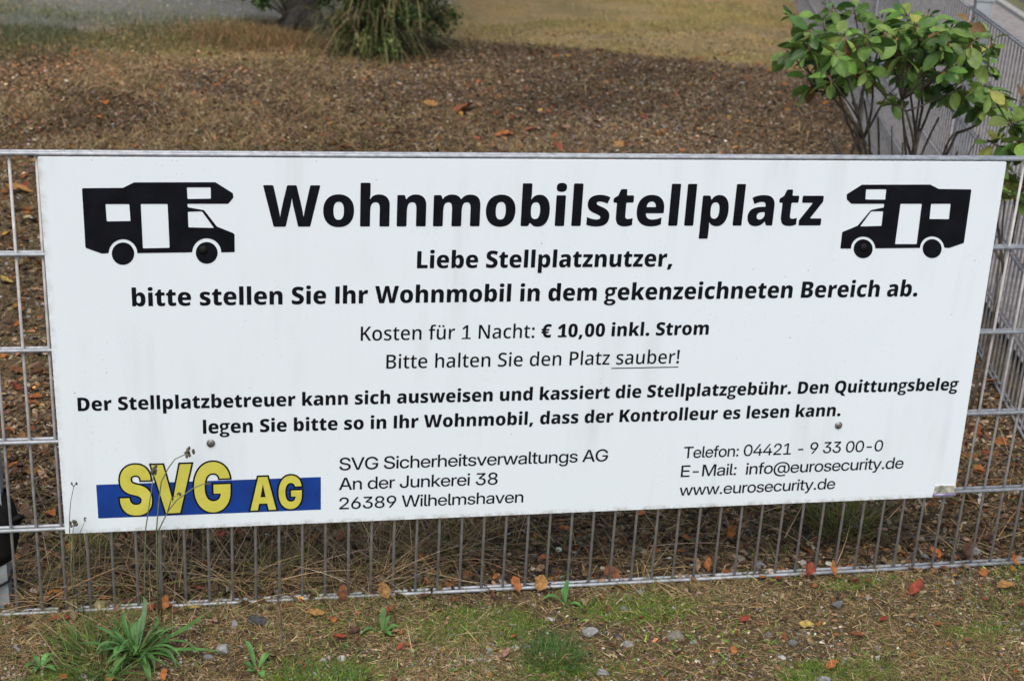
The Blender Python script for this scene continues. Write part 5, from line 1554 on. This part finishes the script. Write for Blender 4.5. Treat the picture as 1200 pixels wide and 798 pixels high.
# ------------------------------------------------------------------ broadleaf bushes in front of the receding fence
def oval_leaf(nl=6):
    """1 long (y, from the stalk), about 0.46 wide, folded along the midrib and drooping"""
    V, F = [], []
    for i in range(nl + 1):
        t = i / nl
        w = 0.30 * math.sin(math.pi * (0.015 + 0.97 * t) ** 1.15) ** 0.62
        z = -0.20 * t * t
        for k in (-1, -.5, 0, .5, 1):
            V.append((k * w, t, z + abs(k) ** 1.5 * w * 0.30))
    for i in range(nl):
        for k in range(4):
            a = i * 5 + k
            F.append((a, a + 1, a + 6, a + 5))
    return np.array(V, float), np.array(F)


BUSHGREENS = [(4, (0.095, 0.185, 0.034)), (3, (0.15, 0.245, 0.052)), (1.6, (0.055, 0.115, 0.028)), (1, (0.19, 0.26, 0.06)), (0.10, (0.36, 0.34, 0.08)), (0.2, (0.17, 0.10, 0.04))]


def curve3(a, b, c, n=7):
    a, b, c = Vector(a), Vector(b), Vector(c)
    return [a * (1 - t) ** 2 + b * 2 * t * (1 - t) + c * t * t for t in (i / n for i in range(n + 1))]


def broadleaf(base, mains, tips, label, leaf=(0.035, 0.075), per=(8, 12), yellow=0.0, thick=1.0):
    root = empty("broadleaf_bush", base, label, "bush")
    B = Vector(base)
    st = MB()
    ends = []
    for (fx, fy, fz) in mains:
        p = curve3((random.uniform(-.06, .06), random.uniform(-.03, .03), -0.02), (fx * 0.25, fy * 0.35, fz * 0.55), (fx, fy, fz))
        st.tube(p, [thick * (0.0095 - 0.005 * i / 7) for i in range(8)], 8)
        ends.append((Vector((fx, fy, fz)), p))
    parts = []
    T, F = oval_leaf()
    vecs = [Vector(tp) - B for tp in tips]
    nodes = []                                     # forks: one for every three or so tips
    for _ in range(max(2, len(vecs) // 3)):
        c0 = vecs[len(nodes) * 3 % len(vecs)]
        e, p = min(ends, key=lambda q: (q[0] - c0).length)
        s = p[random.randint(4, 7)]
        nd = s.lerp(c0, 0.62) - Vector((0, 0, 0.05))
        st.tube(curve3(s, s.lerp(nd, .5) + Vector((random.uniform(-.02, .02), random.uniform(-.02, .02), -.01)), nd), [0.0048 - 0.0016 * i / 7 for i in range(8)], 6)
        nodes.append(nd)
    for tv in vecs:
        s = min(nodes, key=lambda q: (q - tv).length + (0.3 if q.z > tv.z else 0))
        mid = s.lerp(tv, 0.55) + Vector((random.uniform(-.02, .02), random.uniform(-.02, .02), random.uniform(-0.03, .02)))
        q = curve3(s, mid, tv)
        st.tube(q, [0.0034 - 0.0014 * i / 7 for i in range(8)], 6)
        d = (q[-1] - q[-3]).normalized()
        n = random.randint(*per)
        a0 = random.uniform(0, 6.28)
        for k in range(n):
            az = a0 + 6.283 * k / n + random.uniform(-.25, .25)
            el = random.uniform(-1.0, 0.7)
            o = tv - d * random.uniform(0, 0.03)
            ln = random.uniform(*leaf) * (0.7 if k == n - 1 else 1)
            R = (rot_z(np.array([az])) @ rot_x(np.array([el])) @ rot_y(np.array([random.uniform(-.85, .85)])))
            S = np.array([[ln * random.uniform(.85, 1.15), ln, ln * random.uniform(.6, 1.5)]])
            col = pick(BUSHGREENS, 1, 0.18)
            if random.random() < yellow:
                col = np.array([[0.32, 0.33, 0.07]])
            # a short stalk, then the blade
            direc = R[0] @ np.array([0, 1, 0])
            pos = np.array(o) + direc * 0.012
            TB, FB = tmpl_blade(4, 0.1, 0.3)
            parts.append(scatter(TB, FB, np.array(o)[None], R @ rot_x(np.array([-math.pi / 2])), np.array([[0.0035, 0.016, 0.016]]), np.array([random.choice(((0.34, 0.27, 0.07), (0.26, 0.22, 0.05), (0.24, 0.10, 0.05)))])))
            parts.append(scatter(T, F, pos[None], R, S, col))
        # bud
        st.tube([tv, tv + d * 0.012], [0.004, 0.0015], 5)
    st.build("stems", M_TWIG, root, True)
    v, f, c = merge(parts)
    big_mesh("foliage", v, f, M_LEAF, c, root, True)
    return root


tips = []
R0 = random.Random(5)
while len(tips) < 74:
    x, y = R0.uniform(1.03, 1.64), R0.uniform(1.14, 1.58)
    top = 1.10 - 0.5 * max(0, abs(x - 1.36) - 0.2) ** 1.2
    z = top - 0.25 * R0.random() ** 1.2
    if x > SF_0.x + y * math.tan(SF_A) - 0.04 or (x < 1.22 and z < 0.88):
        continue
    if all((Vector((x, y, z)) - Vector(t)).length > 0.049 for t in tips):
        tips.append((x, y, z))
broadleaf((1.44, 1.40, 0.0), [(-0.30, -0.08, .74), (-0.16, 0.10, .80), (-0.03, -0.10, .76), (0.06, 0.08, .80), (0.14, -0.02, .74)], tips,
          "large green broadleaf bush behind the top rail before the receding fence")
tips = []
while len(tips) < 17:
    x, y, z = R0.uniform(1.40, 1.62), R0.uniform(0.78, 1.0), R0.uniform(0.66, 0.98)
    if x > SF_0.x + y * math.tan(SF_A) - 0.03:
        continue
    if all((Vector((x, y, z)) - Vector(t)).length > 0.06 for t in tips):
        tips.append((x, y, z))
broadleaf((1.54, 0.88, 0.0), [(-0.05, 0.0, .66), (0.02, 0.03, .72)], tips, "smaller yellowish broadleaf bush at the right edge of the fence corner", yellow=0.25, thick=0.5)

# bare twigs of the big bush that lean across the receding fence
tw = empty("bare_bush", (1.50, 1.50, 0), "leafless thin stems between the bush and the receding fence", "bush")
m = MB()
for k in range(9):
    a = random.uniform(-0.4, 0.9)
    l = random.uniform(0.45, 0.8)
    p0 = (random.uniform(-.05, .05), random.uniform(-.05, .05), -0.02)
    p2 = (math.sin(a) * l * .5 - 0.10, random.uniform(-.25, .3), l)
    q = curve3(p0, (p2[0] * .3, p2[1] * .3, l * .5), p2)
    q = [v for v in q if v.x + 1.50 < SF_0.x + (v.y + 1.50) * math.tan(SF_A) - 0.02] or q[:2]
    m.tube(q, [0.005 - 0.0035 * i / 8 for i in range(len(q))], 5)
m.build("stems", M_TWIG, tw, True)

# ------------------------------------------------------------------ tree and shrub far behind
def foliage_cloud(centers, n, size, pal, spread, aspect=0.5):
    """many small leaf faces in clumps"""
    T = np.array([(-.5, 0, 0), (0, -.25, .06), (.5, 0, 0), (0, .25, .06)], float) * np.array([1, 2 * aspect, 1])
    F = np.array([(0, 1, 2, 3)])
    cs = np.array(centers)
    k = RNG.integers(0, len(cs), n)
    d = RNG.normal(size=(n, 3))
    d /= np.linalg.norm(d, axis=1, keepdims=True)
    pos = cs[k] + d * (RNG.random((n, 1)) ** 0.6) * spread
    s = RNG.uniform(size * .6, size * 1.4, n)
    R = rot_z(RNG.uniform(0, 6.283, n)) @ rot_x(RNG.uniform(-1.2, 1.2, n)) @ rot_y(RNG.uniform(-1.2, 1.2, n))
    clump = np.exp(RNG.normal(0, 0.35, (len(cs), 1)))
    return scatter(T, F, pos, R, np.stack([s] * 3, -1), pick(pal, n, 0.25) * clump[k])


tr = empty("tree", (-0.15, 7.80, 0), "dark tree trunk with a few low leafy shoots beyond the mulch", "tree")
m = MB()
m.tube([(0, 0, -0.06), (0.0, 0.01, 0.12), (0.01, 0.02, 0.5), (0.03, 0.03, 1.2), (0.0, 0.05, 2.2), (0.05, 0.02, 3.4)], [0.19, 0.13, 0.112, 0.10, 0.085, 0.05], 16)
for a in (0.6, 2.4, 4.1, 5.3):
    m.tube([(math.cos(a) * .05, math.sin(a) * .05, 0.12), (math.cos(a) * .16, math.sin(a) * .16, 0.02), (math.cos(a) * .30, math.sin(a) * .30, -0.04)], [0.07, 0.045, 0.02], 8)
for k in range(9):
    a, z = random.uniform(0, 6.28), random.uniform(1.7, 3.3)
    l = random.uniform(0.7, 1.4)
    m.tube([(0.02, 0.03, z), (math.cos(a) * l * .5, math.sin(a) * l * .5, z + .35), (math.cos(a) * l, math.sin(a) * l, z + .6)], [0.035, 0.022, 0.008], 6)
m.build("trunk", M_BARK, tr, True)
CON = [(4, (0.030, 0.055, 0.020)), (3, (0.050, 0.085, 0.028)), (2, (0.085, 0.12, 0.035)), (1, (0.12, 0.12, 0.05))]
cen = [(random.gauss(0, .75), random.gauss(0, .75), random.uniform(2.1, 4.1)) for _ in range(70)]
v, f, c = foliage_cloud(cen, 16000, 0.07, CON, 0.32)
big_mesh("crown", v, f, M_NEEDLE, c, tr)
cen = [(random.uniform(-.42, -.20), random.uniform(-.15, .15), random.uniform(0.12, 0.62)) for _ in range(26)]
v, f, c = foliage_cloud(cen, 1700, 0.045, [(3, (0.07, 0.12, 0.035)), (2, (0.10, 0.16, 0.05))], 0.07)
lf = big_mesh("low_shoots", v, f, M_NEEDLE, c, tr)
m = MB()
for p in cen[::2]:
    m.tube([(-0.09, 0, 0.05), (p[0] * .6, p[1] * .6, p[2] * .6), p], [0.008, 0.005, 0.002], 5)
m.build("shoot_stems", M_TWIG, lf, True)

shb = empty("shrub", (0.31, 6.95, 0), "dense dark evergreen shrub with drooping stems beside the trunk", "shrub")
m = MB()
for k in range(70):
    a = random.uniform(0, 6.28)
    l = random.uniform(0.15, 0.46)
    h = random.uniform(0.25, 0.95)
    p = curve3((random.gauss(-.05, .05), random.gauss(0, .04), -0.02), (math.cos(a) * l * .5, math.sin(a) * l * .5, h * 1.2), (math.cos(a) * l, math.sin(a) * l, h * random.uniform(.15, .9)))
    m.tube(p, [0.009 - 0.007 * i / 7 for i in range(8)], 5)
M_SHSTEM = noisy_mat("shrub_stem", (0.09, 0.075, 0.045), (0.22, 0.19, 0.11), 30, 0.85, 0.4, 0.004)
m.build("stems", M_SHSTEM, shb, True)
cen = []
for _ in range(170):
    a, r = random.uniform(0, 6.28), 0.50 * math.sqrt(random.random())
    z = random.uniform(0.05, 1.15)
    rr = r * (1.12 - 0.45 * z)
    cx = math.cos(a) * rr
    if z < 0.35 and cx < 0.12 and random.random() < 0.72:
        continue                                                  # the left foot of the shrub is open and shows its stems
    cen.append((cx, math.sin(a) * rr, z))
v, f, c = foliage_cloud(cen, 22000, 0.030, [(5, (0.035, 0.060, 0.018)), (3, (0.065, 0.10, 0.028)), (2.0, (0.12, 0.145, 0.04))], 0.085)
big_mesh("foliage", v, f, M_NEEDLE, c, shb)
v, f, c = foliage_cloud([(random.uniform(-.36, 0.12), random.uniform(-.36, .0), random.uniform(0.02, .6)) for _ in range(60)], 5200, 0.030, [(2, (0.12, 0.15, 0.04)), (2, (0.16, 0.15, 0.06)), (1, (0.09, 0.12, 0.04))], 0.07)
big_mesh("pale_shoots", v, f, M_NEEDLE, c, shb)
n = 1100
T, F = tmpl_blade(5, 0.75, 0.7)
a = RNG.uniform(0, 6.283, n)
r = 0.45 * np.sqrt(RNG.random(n))
pos = np.stack([r * np.cos(a), r * np.sin(a), RNG.uniform(0.05, 0.65, n)], -1)
ln = RNG.uniform(0.10, 0.34, n)
S = np.stack([np.full(n, 0.005), ln, ln], -1)
R = rot_z(a - math.pi / 2 + RNG.normal(0, .5, n)) @ rot_x(-RNG.normal(1.3, 0.5, n))
v, f, c = scatter(T, F, pos, R, S, pick([(3, (0.10, 0.12, 0.035)), (2.5, (0.18, 0.16, 0.065)), (2, (0.06, 0.085, 0.025)), (1.5, (0.22, 0.16, 0.085))], n, 0.3))
big_mesh("drooping_sprays", v, f, M_NEEDLE, c, shb)
